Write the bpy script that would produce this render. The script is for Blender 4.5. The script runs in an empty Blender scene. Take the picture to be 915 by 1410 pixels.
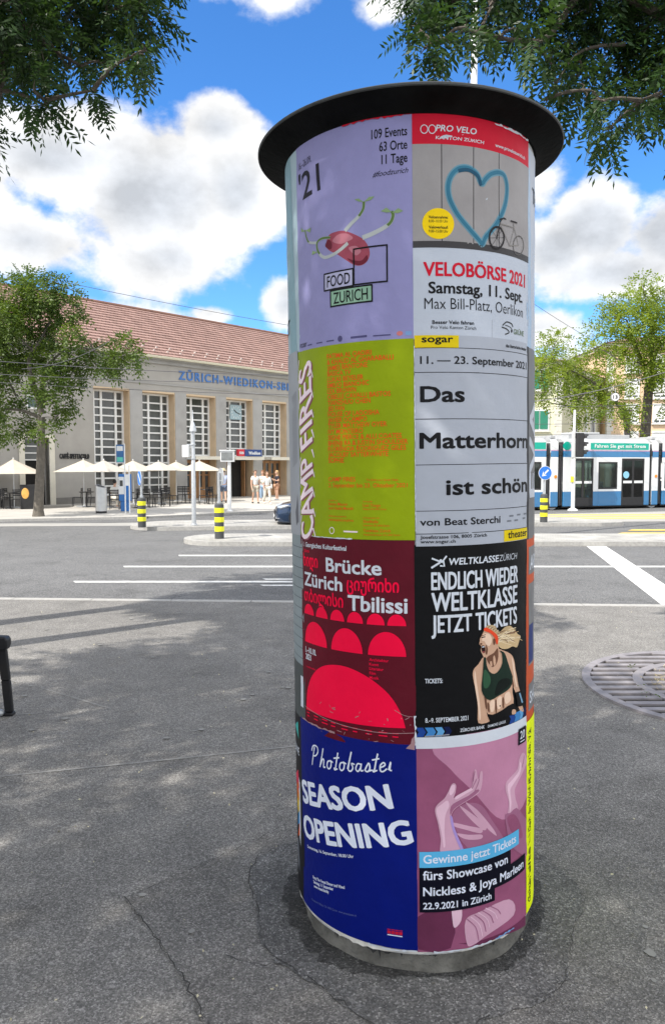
import bpy, bmesh, math, random
import numpy as np
from mathutils import Vector, Matrix, noise
random.seed(7)
S = bpy.context.scene
COL = S.collection
rad = math.radians
# ------------------------------------------------------------------ camera, world, sun, exposure
CAM_H, FPX, CX, CY = 2.1, 1018.0, 457.5, 705.0
PITCH = math.atan(65 / 1018)
cd = bpy.data.cameras.new('camera'); cam = bpy.data.objects.new('camera', cd); COL.objects.link(cam)
cam.location = (0, 0, CAM_H); cam.rotation_euler = (math.pi / 2 - PITCH, 0, 0)
cd.sensor_fit = 'HORIZONTAL'; cd.sensor_width = 36; cd.lens = 36 * FPX / 915
cd.clip_start = .05; cd.clip_end = 3000
S.camera = cam
S.view_settings.view_transform = 'Standard'; S.view_settings.look = 'None'
S.view_settings.gamma = 1; S.view_settings.use_curve_mapping = False
S.view_settings.exposure = 1.42
SUN_EL, SUN_DIR = rad(50), Vector((-.79, -.613, 0)).normalized()      # horizontal direction towards the sun
sd = bpy.data.lights.new('sun', 'SUN'); sd.energy = 2.3; sd.angle = rad(.53); sd.color = (1, .95, .87)
so = bpy.data.objects.new('sun', sd); COL.objects.link(so); so.location = (-20, -15, 40)
to_sun = SUN_DIR * math.cos(SUN_EL) + Vector((0, 0, math.sin(SUN_EL)))
so.rotation_euler = to_sun.to_track_quat('Z', 'Y').to_euler()

W = bpy.data.worlds.new('World'); S.world = W; W.use_nodes = True
NT = W.node_tree; NT.nodes.clear()
def N(t, **k):
    n = NT.nodes.new(t)
    for a, b in k.items(): setattr(n, a, b)
    return n
def L(a, b): NT.links.new(a, b)
def mth(op, a, b=None, c=None, clamp=False):
    n = N('ShaderNodeMath', operation=op); n.use_clamp = clamp
    for i, x in enumerate((a, b, c)):
        if x is None: continue
        if isinstance(x, (int, float)): n.inputs[i].default_value = x
        else: L(x, n.inputs[i])
    return n.outputs[0]
def sstep(x, lo, hi):
    n = N('ShaderNodeMapRange', interpolation_type='SMOOTHSTEP')
    L(x, n.inputs[0]); n.inputs[1].default_value = lo; n.inputs[2].default_value = hi
    return n.outputs[0]
sky = N('ShaderNodeTexSky', sky_type='NISHITA'); sky.sun_disc = False
sky.sun_elevation = SUN_EL; sky.sun_rotation = math.atan2(SUN_DIR.x, SUN_DIR.y)
sky.air_density = 1.0; sky.dust_density = .3; sky.ozone_density = 2.5
hs = N('ShaderNodeHueSaturation'); hs.inputs['Saturation'].default_value = 1.18; hs.inputs['Value'].default_value = 1.0
L(sky.outputs[0], hs.inputs['Color'])
tc = N('ShaderNodeTexCoord'); nv = N('ShaderNodeVectorMath', operation='NORMALIZE'); L(tc.outputs['Generated'], nv.inputs[0])
sx = N('ShaderNodeSeparateXYZ'); L(nv.outputs[0], sx.inputs[0])
az = mth('ARCTAN2', sx.outputs[0], sx.outputs[1]); el = mth('ARCSINE', sx.outputs[2])
def fbm(scale, off=(0, 0, 0), detail=9, rough=.58, dist=0.0):
    a = N('ShaderNodeVectorMath', operation='ADD'); L(nv.outputs[0], a.inputs[0]); a.inputs[1].default_value = off
    st = N('ShaderNodeVectorMath', operation='MULTIPLY'); L(a.outputs[0], st.inputs[0]); st.inputs[1].default_value = (1, 1, 1.35)
    n = N('ShaderNodeTexNoise'); L(st.outputs[0], n.inputs['Vector'])
    n.inputs['Scale'].default_value = scale; n.inputs['Detail'].default_value = detail
    n.inputs['Roughness'].default_value = rough; n.inputs['Distortion'].default_value = dist
    return n.outputs['Fac']
n_big = fbm(7.5, (.3, .1, .7)); n_off = fbm(7.5, (.3 + .020, .1 + .004, .7 - .030)); n_soft = fbm(3.2, (.9, .4, .1), 4, .5)
# cumulus heaps: azimuth, elevation, half width, half height (degrees), weight
HEAPS = [(-13.5, 18.8, 9.5, 5.4, 1.0), (-7.2, 19.6, 4.6, 4.8, .9), (-20, 20.6, 9, 3.6, .9), (-22, 15.4, 6, 3.0, .85), (-12, 15.0, 7.6, 3.6, .85),
         (-8.4, 23.6, 3.6, 2.2, .8), (-26, 19, 5, 4.4, .8),
         (-3.6, 12.0, 2.4, 2.6, .8), (-9.3, 11.2, 2.2, 1.0, .55), (-14, 10.5, 6, 1.6, .3),
         (19.0, 16.6, 4.0, 3.3, 1.0), (16.5, 15.2, 3.6, 2.9, .9), (24.5, 15.6, 4.5, 3.0, .9), (20, 13.4, 8, 2.6, .7), (15.4, 19.0, 1.9, 2.0, .40),
         (15.5, 10.0, 4.5, 1.9, .6), (20, 7.5, 9, 1.6, .4),
         (-6.0, 33.0, 4.0, 2.6, .40), (-4.6, 31.2, 2.6, 2.2, .38), (3.5, 33, 3.6, 1.3, .33), (4.2, 30.6, 1.8, .8, .28), (13, 34, 8, 3, .42), (-3, 37, 5, 3, .4)]
dens = None
for a, e, rx, ry, w in HEAPS:
    dx = mth('DIVIDE', mth('SUBTRACT', az, rad(a)), rad(rx)); dy = mth('DIVIDE', mth('SUBTRACT', el, rad(e)), rad(ry))
    d = mth('MULTIPLY', mth('SUBTRACT', 1.0, mth('SQRT', mth('ADD', mth('MULTIPLY', dx, dx), mth('MULTIPLY', dy, dy)))), w)
    dens = d if dens is None else mth('SMOOTH_MAX', dens, d, .12)
front = mth('MAXIMUM', sstep(el, .70, .95), sstep(mth('ABSOLUTE', az), .50, .85))   # out of view, bright broken cloud added to lift the shaded foreground
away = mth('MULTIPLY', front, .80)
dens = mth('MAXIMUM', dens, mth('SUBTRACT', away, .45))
field = mth('ADD', mth('MAXIMUM', dens, -.6), mth('MULTIPLY', mth('SUBTRACT', n_big, .5), 1.75))
alpha = sstep(field, .0, .34)
relief = mth('MULTIPLY', mth('SUBTRACT', n_big, n_off), 1.0)
deep = sstep(mth('ADD', dens, mth('MULTIPLY', mth('SUBTRACT', n_soft, .5), 1.4)), .22, .85)
bright = mth('ADD', mth('SUBTRACT', 1.0, mth('MULTIPLY', deep, .29)), relief)
bright = mth('MINIMUM', mth('MAXIMUM', bright, .62), 1.08)
ccol = N('ShaderNodeMix', data_type='RGBA'); L(deep, ccol.inputs[0])
ccol.inputs[6].default_value = (1, 1, 1, 1); ccol.inputs[7].default_value = (.90, .95, 1.03, 1)
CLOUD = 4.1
cm = N('ShaderNodeVectorMath', operation='SCALE'); L(ccol.outputs[2], cm.inputs[0]); L(mth('MULTIPLY', bright, mth('MULTIPLY_ADD', front, 2.3, CLOUD)), cm.inputs['Scale'])  # the added cloud out of view outshines the cloud in view
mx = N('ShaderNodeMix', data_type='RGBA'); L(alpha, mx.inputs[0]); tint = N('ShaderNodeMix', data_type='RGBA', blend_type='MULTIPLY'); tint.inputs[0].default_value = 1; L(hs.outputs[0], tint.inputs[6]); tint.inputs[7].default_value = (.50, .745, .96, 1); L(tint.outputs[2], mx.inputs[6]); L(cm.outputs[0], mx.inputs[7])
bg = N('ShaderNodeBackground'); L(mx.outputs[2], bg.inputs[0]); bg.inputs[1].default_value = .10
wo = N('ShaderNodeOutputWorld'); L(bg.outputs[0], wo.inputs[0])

# ------------------------------------------------------------------ helpers
FWD = Vector((0, math.cos(PITCH), -math.sin(PITCH))); UPV = Vector((0, math.sin(PITCH), math.cos(PITCH))); EYE = Vector((0, 0, CAM_H))
def ray(px, py): return FWD + Vector((1, 0, 0)) * ((px - CX) / FPX) - UPV * ((py - CY) / FPX)
def G(px, py, z=0.0):
    d = ray(px, py); return EYE + d * ((z - CAM_H) / d.z)
def atY(px, py, Y):
    d = ray(px, py); return EYE + d * (Y / d.y)
def lin(c):
    c /= 255.0
    return c / 12.92 if c <= .04045 else ((c + .055) / 1.055) ** 2.4
def rgb(r, g, b, k=1.0): return (min(lin(r) * k, .92), min(lin(g) * k, .92), min(lin(b) * k, .92))

def tag(o, label=None, cat=None, group=None, kind=None):
    if label: o['label'] = label
    if cat: o['category'] = cat
    if group: o['group'] = group
    if kind: o['kind'] = kind
    return o
def thing(name, loc, label, cat, rz=0, group=None):
    o = bpy.data.objects.new(name, None); COL.objects.link(o); o.location = loc; o.rotation_euler = (0, 0, rz)
    o.empty_display_size = .2
    return tag(o, label, cat, group)
def copy_tree(o, parent=None):
    c = o.copy(); COL.objects.link(c)
    if parent: c.parent = parent
    for ch in list(o.children): copy_tree(ch, c)
    return c

class MB:
    def __init__(s): s.v = []; s.f = []; s.mi = []; s.T = Matrix.Identity(4)
    def add(s, vs, fs, mi=0):
        b = len(s.v); s.v += [tuple(s.T @ Vector(p)) for p in vs]
        s.f += [tuple(b + i for i in f) for f in fs]; s.mi += [mi] * len(fs); return s
    def box(s, x0, y0, z0, x1, y1, z1, mi=0):
        return s.add([(x0, y0, z0), (x1, y0, z0), (x1, y1, z0), (x0, y1, z0), (x0, y0, z1), (x1, y0, z1), (x1, y1, z1), (x0, y1, z1)],
                     [(0, 3, 2, 1), (4, 5, 6, 7), (0, 1, 5, 4), (1, 2, 6, 5), (2, 3, 7, 6), (3, 0, 4, 7)], mi)
    def tube(s, pts, rs, n=8, mi=0, caps=True):
        pts = [Vector(p) for p in pts]
        if not isinstance(rs, (list, tuple)): rs = [rs] * len(pts)
        vs = []; ref = None
        for i, p in enumerate(pts):
            d = (pts[min(i + 1, len(pts) - 1)] - pts[max(i - 1, 0)]).normalized()
            if ref is None: ref = Vector((0, 0, 1)) if abs(d.z) < .9 else Vector((1, 0, 0))
            a = d.cross(ref).normalized(); b = d.cross(a).normalized(); ref = a.cross(d).normalized()
            ref = -b
            for k in range(n):
                t = 2 * math.pi * k / n; vs.append(p + (a * math.cos(t) + b * math.sin(t)) * rs[i])
        fs = []
        for i in range(len(pts) - 1):
            for k in range(n):
                k2 = (k + 1) % n; fs.append((i * n + k, i * n + k2, (i + 1) * n + k2, (i + 1) * n + k))
        if caps: fs += [tuple(range(n - 1, -1, -1)), tuple((len(pts) - 1) * n + k for k in range(n))]
        return s.add(vs, fs, mi)
    def lathe(s, prof, n=32, mi=0, c=(0, 0), wob=None):
        vs = []; m = len(prof)
        for k in range(n):
            t = 2 * math.pi * k / n
            for r, z in prof:
                rr = r * (wob(t, z) if wob else 1); vs.append((c[0] + rr * math.sin(t), c[1] - rr * math.cos(t), z))
        fs = [(k * m + j, ((k + 1) % n) * m + j, ((k + 1) % n) * m + j + 1, k * m + j + 1) for k in range(n) for j in range(m - 1)]
        return s.add(vs, fs, mi)
    def prism(s, poly, z0, z1, mi=0):
        n = len(poly)
        return s.add([(x, y, z0) for x, y in poly] + [(x, y, z1) for x, y in poly],
                     [tuple(range(n - 1, -1, -1)), tuple(range(n, 2 * n))] + [(i, (i + 1) % n, n + (i + 1) % n, n + i) for i in range(n)], mi)
    def sphere(s, c, r, n=10, m=6, mi=0):
        if not isinstance(r, (list, tuple)): r = (r, r, r)
        vs = [(c[0], c[1], c[2] - r[2])]
        for j in range(1, m):
            p = -math.pi / 2 + math.pi * j / m
            for k in range(n):
                t = 2 * math.pi * k / n; vs.append((c[0] + r[0] * math.cos(p) * math.cos(t), c[1] + r[1] * math.cos(p) * math.sin(t), c[2] + r[2] * math.sin(p)))
        vs.append((c[0], c[1], c[2] + r[2])); e = len(vs) - 1
        fs = [(0, 1 + (k + 1) % n, 1 + k) for k in range(n)] + [(e, 1 + (m - 2) * n + k, 1 + (m - 2) * n + (k + 1) % n) for k in range(n)]
        for j in range(m - 2):
            for k in range(n):
                a = 1 + j * n; b = a + n; k2 = (k + 1) % n; fs.append((a + k, a + k2, b + k2, b + k))
        return s.add(vs, fs, mi)
    def build(s, name, mats, parent=None, smooth=False, bevel=0, loc=None, ang=38):
        me = bpy.data.meshes.new(name); me.from_pydata(s.v, [], s.f)
        if not isinstance(mats, (list, tuple)): mats = [mats]
        for m in mats: me.materials.append(m)
        me.polygons.foreach_set('material_index', s.mi)
        if smooth:
            me.polygons.foreach_set('use_smooth', [True] * len(me.polygons)); me.set_sharp_from_angle(angle=rad(ang))
        me.update()
        o = bpy.data.objects.new(name, me); COL.objects.link(o)
        if parent: o.parent = parent
        if loc: o.location = loc
        if bevel:
            b = o.modifiers.new('bevel', 'BEVEL'); b.width = bevel; b.segments = 2; b.limit_method = 'ANGLE'; b.angle_limit = rad(40)
        return o

# ------------------------------------------------------------------ materials
MATS = {}
def mat(name, col, rough=.6, metal=0.0, var=.12, scale=5.0, bump=0.0, bscale=None, spec=.5, coat=0.0, dirt=0.0):
    if name in MATS: return MATS[name]
    m = bpy.data.materials.new(name); m.use_nodes = True; nt = m.node_tree; b = nt.nodes['Principled BSDF']
    b.inputs['Roughness'].default_value = rough; b.inputs['Metallic'].default_value = metal
    b.inputs['Specular IOR Level'].default_value = spec
    if coat: b.inputs['Coat Weight'].default_value = coat; b.inputs['Coat Roughness'].default_value = .08
    t = nt.nodes.new('ShaderNodeTexCoord')
    n = nt.nodes.new('ShaderNodeTexNoise'); n.inputs['Scale'].default_value = scale; n.inputs['Detail'].default_value = 6; n.inputs['Roughness'].default_value = .62
    nt.links.new(t.outputs['Object'], n.inputs['Vector'])
    r = nt.nodes.new('ShaderNodeValToRGB'); r.color_ramp.elements[0].position = .3; r.color_ramp.elements[1].position = .7
    r.color_ramp.elements[0].color = (*[c * (1 - var) for c in col], 1); r.color_ramp.elements[1].color = (*[min(c * (1 + var), .95) for c in col], 1)
    nt.links.new(n.outputs['Fac'], r.inputs[0]); out = r.outputs[0]
    if dirt:
        n3 = nt.nodes.new('ShaderNodeTexNoise'); n3.inputs['Scale'].default_value = scale * .35; n3.inputs['Detail'].default_value = 8; n3.inputs['Roughness'].default_value = .7
        nt.links.new(t.outputs['Object'], n3.inputs['Vector'])
        r3 = nt.nodes.new('ShaderNodeValToRGB'); r3.color_ramp.elements[0].position = .48; r3.color_ramp.elements[1].position = .72
        nt.links.new(n3.outputs['Fac'], r3.inputs[0])
        mm = nt.nodes.new('ShaderNodeMix'); mm.data_type = 'RGBA'; mm.blend_type = 'MULTIPLY'
        sc = nt.nodes.new('ShaderNodeMath'); sc.operation = 'MULTIPLY'; sc.inputs[1].default_value = dirt; nt.links.new(r3.outputs[0], sc.inputs[0])
        nt.links.new(sc.outputs[0], mm.inputs[0]); nt.links.new(out, mm.inputs[6]); mm.inputs[7].default_value = (.35, .33, .3, 1); out = mm.outputs[2]
    nt.links.new(out, b.inputs['Base Color'])
    if bump:
        n2 = nt.nodes.new('ShaderNodeTexNoise'); n2.inputs['Scale'].default_value = bscale or scale * 6; n2.inputs['Detail'].default_value = 5
        nt.links.new(t.outputs['Object'], n2.inputs['Vector'])
        bp = nt.nodes.new('ShaderNodeBump'); bp.inputs['Strength'].default_value = bump; bp.inputs['Distance'].default_value = .02
        nt.links.new(n2.outputs['Fac'], bp.inputs['Height']); nt.links.new(bp.outputs[0], b.inputs['Normal'])
    MATS[name] = m; return m

def asphalt(name, base, stone=.55, grain=150, patch=.16, warm=(1, 1, 1), bump=.5, cracks=0.0):
    m = bpy.data.materials.new(name); m.use_nodes = True; nt = m.node_tree; b = nt.nodes['Principled BSDF']; b.inputs['Roughness'].default_value = .88; b.inputs['Specular IOR Level'].default_value = .3
    t = nt.nodes.new('ShaderNodeTexCoord')
    def noise(s, d=4, r=.6):
        n = nt.nodes.new('ShaderNodeTexNoise'); n.inputs['Scale'].default_value = s; n.inputs['Detail'].default_value = d; n.inputs['Roughness'].default_value = r
        nt.links.new(t.outputs['Object'], n.inputs['Vector']); return n.outputs['Fac']
    def ramp(x, stops):
        r = nt.nodes.new('ShaderNodeValToRGB'); e = r.color_ramp.elements
        while len(e) < len(stops): e.new(.5)
        for k, (p, c) in enumerate(stops): e[k].position = p; e[k].color = (c, c, c, 1) if isinstance(c, float) else (*c, 1)
        nt.links.new(x, r.inputs[0]); return r.outputs[0]
    def mul(a, c):
        k = nt.nodes.new('ShaderNodeMix'); k.data_type = 'RGBA'; k.blend_type = 'MULTIPLY'; k.inputs[0].default_value = 1
        nt.links.new(a, k.inputs[6]); nt.links.new(c, k.inputs[7]); return k.outputs[2]
    v = nt.nodes.new('ShaderNodeTexVoronoi'); v.inputs['Scale'].default_value = grain; nt.links.new(t.outputs['Object'], v.inputs['Vector'])
    sp = nt.nodes.new('ShaderNodeSeparateColor'); nt.links.new(v.outputs['Color'], sp.inputs[0])
    g = ramp(sp.outputs[0], [(0.0, .55), (.35, .8), (.7, 1.05), (.9, 1.5), (1.0, 1.0 + 2.6 * stone)])
    p1 = ramp(noise(.45, 5), [(.3, 1 - patch), (.7, 1 + patch)])
    p2 = ramp(noise(3.2, 7, .7), [(.3, 1 - patch * .8), (.7, 1 + patch * .8)])
    p3 = ramp(noise(38, 3), [(.3, .84), (.7, 1.16)])
    rgbn = nt.nodes.new('ShaderNodeRGB'); rgbn.outputs[0].default_value = (base * warm[0], base * warm[1], base * warm[2], 1)
    c = mul(mul(mul(mul(mul(rgbn.outputs[0], g), p1), p2), p3), ramp(noise(1.1, 8, .68), [(.0, 1.0), (.54, 1.0), (.66, .80), (1.0, .74)]))
    if cracks:
        vc = nt.nodes.new('ShaderNodeTexVoronoi'); vc.feature = 'DISTANCE_TO_EDGE'; vc.inputs['Scale'].default_value = .38
        ds = nt.nodes.new('ShaderNodeVectorMath'); ds.operation = 'ADD'; nz = nt.nodes.new('ShaderNodeTexNoise'); nz.inputs['Scale'].default_value = 2.2; nz.inputs['Detail'].default_value = 7
        nt.links.new(t.outputs['Object'], nz.inputs['Vector'])
        sc = nt.nodes.new('ShaderNodeVectorMath'); sc.operation = 'SCALE'; sc.inputs['Scale'].default_value = .5; nt.links.new(nz.outputs['Color'], sc.inputs[0])
        nt.links.new(t.outputs['Object'], ds.inputs[0]); nt.links.new(sc.outputs[0], ds.inputs[1]); nt.links.new(ds.outputs[0], vc.inputs['Vector'])
        c = mul(c, ramp(vc.outputs['Distance'], [(0.0, 1 - cracks), (.008, 1.0)]))
    nt.links.new(c, b.inputs['Base Color'])
    bp = nt.nodes.new('ShaderNodeBump'); bp.inputs['Strength'].default_value = bump; bp.inputs['Distance'].default_value = .004
    nt.links.new(v.outputs['Distance'], bp.inputs['Height']); nt.links.new(bp.outputs[0], b.inputs['Normal'])
    return m

def brickmat(name, c1, c2, mortar, bw, bh, rot=(0, 0, 0), rough=.8, msize=.02, offset=.5, bump=.3, var=.5):
    m = bpy.data.materials.new(name); m.use_nodes = True; nt = m.node_tree; b = nt.nodes['Principled BSDF']; b.inputs['Roughness'].default_value = rough
    t = nt.nodes.new('ShaderNodeTexCoord'); mp = nt.nodes.new('ShaderNodeMapping'); mp.inputs['Rotation'].default_value = rot
    nt.links.new(t.outputs['Object'], mp.inputs[0])
    k = nt.nodes.new('ShaderNodeTexBrick'); k.offset = offset; nt.links.new(mp.outputs[0], k.inputs['Vector'])
    k.inputs['Color1'].default_value = (*c1, 1); k.inputs['Color2'].default_value = (*c2, 1); k.inputs['Mortar'].default_value = (*mortar, 1)
    k.inputs['Scale'].default_value = 1; k.inputs['Brick Width'].default_value = bw; k.inputs['Row Height'].default_value = bh; k.inputs['Mortar Size'].default_value = msize
    n = nt.nodes.new('ShaderNodeTexNoise'); n.inputs['Scale'].default_value = 1.5; n.inputs['Detail'].default_value = 6; nt.links.new(t.outputs['Object'], n.inputs['Vector'])
    mm = nt.nodes.new('ShaderNodeMix'); mm.data_type = 'RGBA'; mm.blend_type = 'OVERLAY'; mm.inputs[0].default_value = var
    nt.links.new(k.outputs['Color'], mm.inputs[6]); nt.links.new(n.outputs['Fac'], mm.inputs[7]); nt.links.new(mm.outputs[2], b.inputs['Base Color'])
    bp = nt.nodes.new('ShaderNodeBump'); bp.inputs['Strength'].default_value = bump; bp.inputs['Distance'].default_value = .01; bp.invert = True
    nt.links.new(k.outputs['Fac'], bp.inputs['Height']); nt.links.new(bp.outputs[0], b.inputs['Normal'])
    return m

def leafmat(name, dark, light, transl=.35, rough=.5):
    m = bpy.data.materials.new(name); m.use_nodes = True; nt = m.node_tree; b = nt.nodes['Principled BSDF']; out = nt.nodes['Material Output']
    b.inputs['Roughness'].default_value = rough; b.inputs['Specular IOR Level'].default_value = .35
    g = nt.nodes.new('ShaderNodeNewGeometry'); t = nt.nodes.new('ShaderNodeTexCoord')
    n = nt.nodes.new('ShaderNodeTexNoise'); n.inputs['Scale'].default_value = .9; n.inputs['Detail'].default_value = 3; nt.links.new(t.outputs['Object'], n.inputs['Vector'])
    a = nt.nodes.new('ShaderNodeMath'); a.operation = 'MULTIPLY_ADD'; nt.links.new(g.outputs['Random Per Island'], a.inputs[0]); a.inputs[1].default_value = .6
    s = nt.nodes.new('ShaderNodeMath'); s.operation = 'MULTIPLY_ADD'; nt.links.new(n.outputs['Fac'], s.inputs[0]); s.inputs[1].default_value = 1.6; s.inputs[2].default_value = -.6
    nt.links.new(s.outputs[0], a.inputs[2])
    r = nt.nodes.new('ShaderNodeValToRGB'); r.color_ramp.elements[0].color = (*dark, 1); r.color_ramp.elements[1].color = (*light, 1); nt.links.new(a.outputs[0], r.inputs[0])
    nt.links.new(r.outputs[0], b.inputs['Base Color'])
    tr = nt.nodes.new('ShaderNodeBsdfTranslucent'); sc = nt.nodes.new('ShaderNodeMix'); sc.data_type = 'RGBA'; sc.blend_type = 'MULTIPLY'; sc.inputs[0].default_value = 1
    nt.links.new(r.outputs[0], sc.inputs[6]); sc.inputs[7].default_value = (1.6, 1.5, .7, 1); nt.links.new(sc.outputs[2], tr.inputs[0])
    mx = nt.nodes.new('ShaderNodeMixShader'); mx.inputs[0].default_value = transl
    nt.links.new(b.outputs[0], mx.inputs[1]); nt.links.new(tr.outputs[0], mx.inputs[2]); nt.links.new(mx.outputs[0], out.inputs[0])
    return m

def glassmat(name, tint, clear=.6, rough=.03):
    m = bpy.data.materials.new(name); m.use_nodes = True; nt = m.node_tree; nt.nodes.remove(nt.nodes['Principled BSDF']); out = nt.nodes['Material Output']
    tr = nt.nodes.new('ShaderNodeBsdfTransparent'); tr.inputs[0].default_value = (*[c * clear for c in tint], 1)
    gl = nt.nodes.new('ShaderNodeBsdfGlossy'); gl.inputs['Roughness'].default_value = rough
    fr = nt.nodes.new('ShaderNodeFresnel'); fr.inputs[0].default_value = 1.6
    n = nt.nodes.new('ShaderNodeTexNoise'); n.inputs['Scale'].default_value = 1.2; bp = nt.nodes.new('ShaderNodeBump'); bp.inputs['Strength'].default_value = .06
    nt.links.new(n.outputs['Fac'], bp.inputs['Height']); nt.links.new(bp.outputs[0], gl.inputs['Normal'])
    mx = nt.nodes.new('ShaderNodeMixShader'); nt.links.new(fr.outputs[0], mx.inputs[0]); nt.links.new(tr.outputs[0], mx.inputs[1]); nt.links.new(gl.outputs[0], mx.inputs[2])
    nt.links.new(mx.outputs[0], out.inputs[0]); return m

M_plaza = asphalt('plaza_asphalt', .192, stone=.28, grain=150, patch=.17, warm=(1.04, 1, .94), cracks=0)
M_road = asphalt('road_asphalt', .145, stone=.2, grain=90, patch=.12, warm=(1.0, 1.0, 1.0))
M_patch = asphalt('patch_asphalt', .172, stone=.36, grain=165, patch=.22, warm=(1.04, 1.0, .94), bump=.8)
M_dark_patch = asphalt('dark_patch_asphalt', .135, stone=.5, grain=130, patch=.32, warm=(1.02, 1, .97), bump=1.0)
M_kerb = mat('granite_kerb', (.36, .35, .33), .8, var=.18, scale=14, bump=.2)
M_paver = brickmat('light_pavers', (.40, .39, .36), (.34, .33, .31), (.22, .21, .2), .22, .11, rot=(0, 0, .6), msize=.006, bump=.2)
M_fore = mat('forecourt_paving', (.43, .41, .375), .85, var=.10, scale=1.2, bump=.15, bscale=30)
M_track = mat('track_concrete', (.33, .32, .30), .85, var=.10, scale=.8, bump=.1, bscale=20)
M_paint = mat('white_road_paint', (.68, .68, .66), .7, var=.16, scale=14, dirt=.6)
M_ypaint = mat('yellow_road_paint', (.72, .50, .10), .7, var=.12, scale=8, dirt=.3)
M_ground = mat('far_ground', (.16, .16, .15), .9, var=.15, scale=.2)
M_white = mat('white_lacquer', (.75, .76, .76), .4, var=.05)
M_steel = mat('galvanised_steel', (.50, .52, .54), .42, .55, var=.12, scale=12)
M_black = mat('black_metal', (.012, .012, .014), .4, .2, var=.2, scale=10)
M_blackm = mat('black_matte', (.018, .018, .02), .65, var=.25, scale=8)
M_rubber = mat('black_rubber', (.02, .02, .02), .8, var=.2)
M_yellow = mat('safety_yellow', (.80, .78, .02), .45, var=.05)
M_blue = mat('sign_blue', (.02, .17, .62), .4, var=.04)
M_skin = mat('skin', (.55, .33, .23), .55, var=.05)

# ------------------------------------------------------------------ the ground
def sheet(name, poly, z, m, kind='structure', parent=None):
    b = MB(); b.add([(x, y, z) for x, y in poly], [tuple(range(len(poly)))]); o = b.build(name, m, parent)
    if kind: o['kind'] = kind
    return o
def kerb_y(x): return 11.13 - .058 * x
sheet('ground', [(-900, -300), (900, -300), (900, 1500), (-900, 1500)], -.012, M_ground)
sheet('road', [(-90, kerb_y(-90) - 3), (90, kerb_y(90) + 3), (90, 75), (-90, 75)], -.006, M_road)
sheet('pavement', [(-60, -40), (60, -40), (60, kerb_y(60)), (-60, kerb_y(-60))], 0, M_plaza)
b = MB()
for i in range(-30, 30):
    x0, x1 = i * 1.25 + .006, (i + 1) * 1.25 - .006
    b.add([(x0, kerb_y(x0) - .02, .006), (x1, kerb_y(x1) - .02, .006), (x1, kerb_y(x1) + .15, .006), (x0, kerb_y(x0) + .15, .006),
           (x0, kerb_y(x0) - .02, -.05), (x1, kerb_y(x1) - .02, -.05), (x1, kerb_y(x1) + .15, -.05), (x0, kerb_y(x0) + .15, -.05)],
          [(0, 1, 2, 3), (4, 5, 1, 0), (5, 6, 2, 1), (6, 7, 3, 2), (7, 4, 0, 3)])
o = b.build('kerb', M_kerb); o['kind'] = 'structure'
# raised forecourt of the station, tram bed, islands
fore = [(-60, 12), (-12.5, 27.4), (-7.3, 29.0), (-1.9, 33.3), (14, 48), (40, 75), (-60, 75)]
MB().prism(fore, -.05, .08).build('forecourt', M_fore)['kind'] = 'structure'
b = MB()
for i in range(len(fore) - 3):
    p, q = Vector(fore[i]), Vector(fore[i + 1]); n = Vector(((q - p).y, -(q - p).x)).normalized() * .14
    b.add([(p.x, p.y, .084), (q.x, q.y, .084), (q.x + n.x, q.y + n.y, .084), (p.x + n.x, p.y + n.y, .084), (q.x + n.x, q.y + n.y, -.02), (p.x + n.x, p.y + n.y, -.02)], [(0, 3, 2, 1), (3, 5, 4, 2)])
b.build('forecourt_kerb', M_kerb)['kind'] = 'structure'
sheet('tram_track', [(-60, 24.6), (-8, 26.6), (-2, 28.4), (40, 40.5), (40, 30), (10, 27.2), (-6, 25.5), (-60, 22)], 0.0, M_track)
def island(name, poly, h=.12):
    b = MB(); b.prism(poly, -.02, h - .004, 0)
    n = len(poly); c = Vector((sum(p[0] for p in poly) / n, sum(p[1] for p in poly) / n))
    inner = []
    for i in range(n):
        p0, p1, p2 = Vector(poly[i - 1]), Vector(poly[i]), Vector(poly[(i + 1) % n])
        t = ((p1 - p0).normalized() + (p2 - p1).normalized()).normalized(); nrm = Vector((-t.y, t.x))
        inner.append(tuple(p1 + nrm * .2))
    o = b.build(name, M_kerb); o['kind'] = 'structure'
    o2 = sheet(name + '_paving', inner, h, M_paver)
def capsule(x0, x1, y0, y1, sl=0.0, rl=True, rr=True):
    r = (y1 - y0) / 2; pts = []
    if rr: pts += [(x1 - r + r * math.cos(t), (y0 + y1) / 2 + r * math.sin(t)) for t in [(-90 + 15 * k) * math.pi / 180 for k in range(13)]]
    else: pts += [(x1, y0), (x1, y1)]
    if rl: pts += [(x0 + r + r * math.cos(t), (y0 + y1) / 2 + r * math.sin(t)) for t in [(90 + 15 * k) * math.pi / 180 for k in range(13)]]
    else: pts += [(x0, y1), (x0, y0)]
    return [(x, y + sl * (x - x0)) for x, y in pts]
island('traffic_island', capsule(-4.05, 16, 19.05, 21.3))
island('lamp_island', capsule(-6.75, 4, 23.4, 26.2, .13))
island('crossing_island', [(3, 25.2), (9.2, 25.2), (10.1, 25.6), (10.1, 26.1), (8.6, 28.2), (3, 28.2)])
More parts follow.
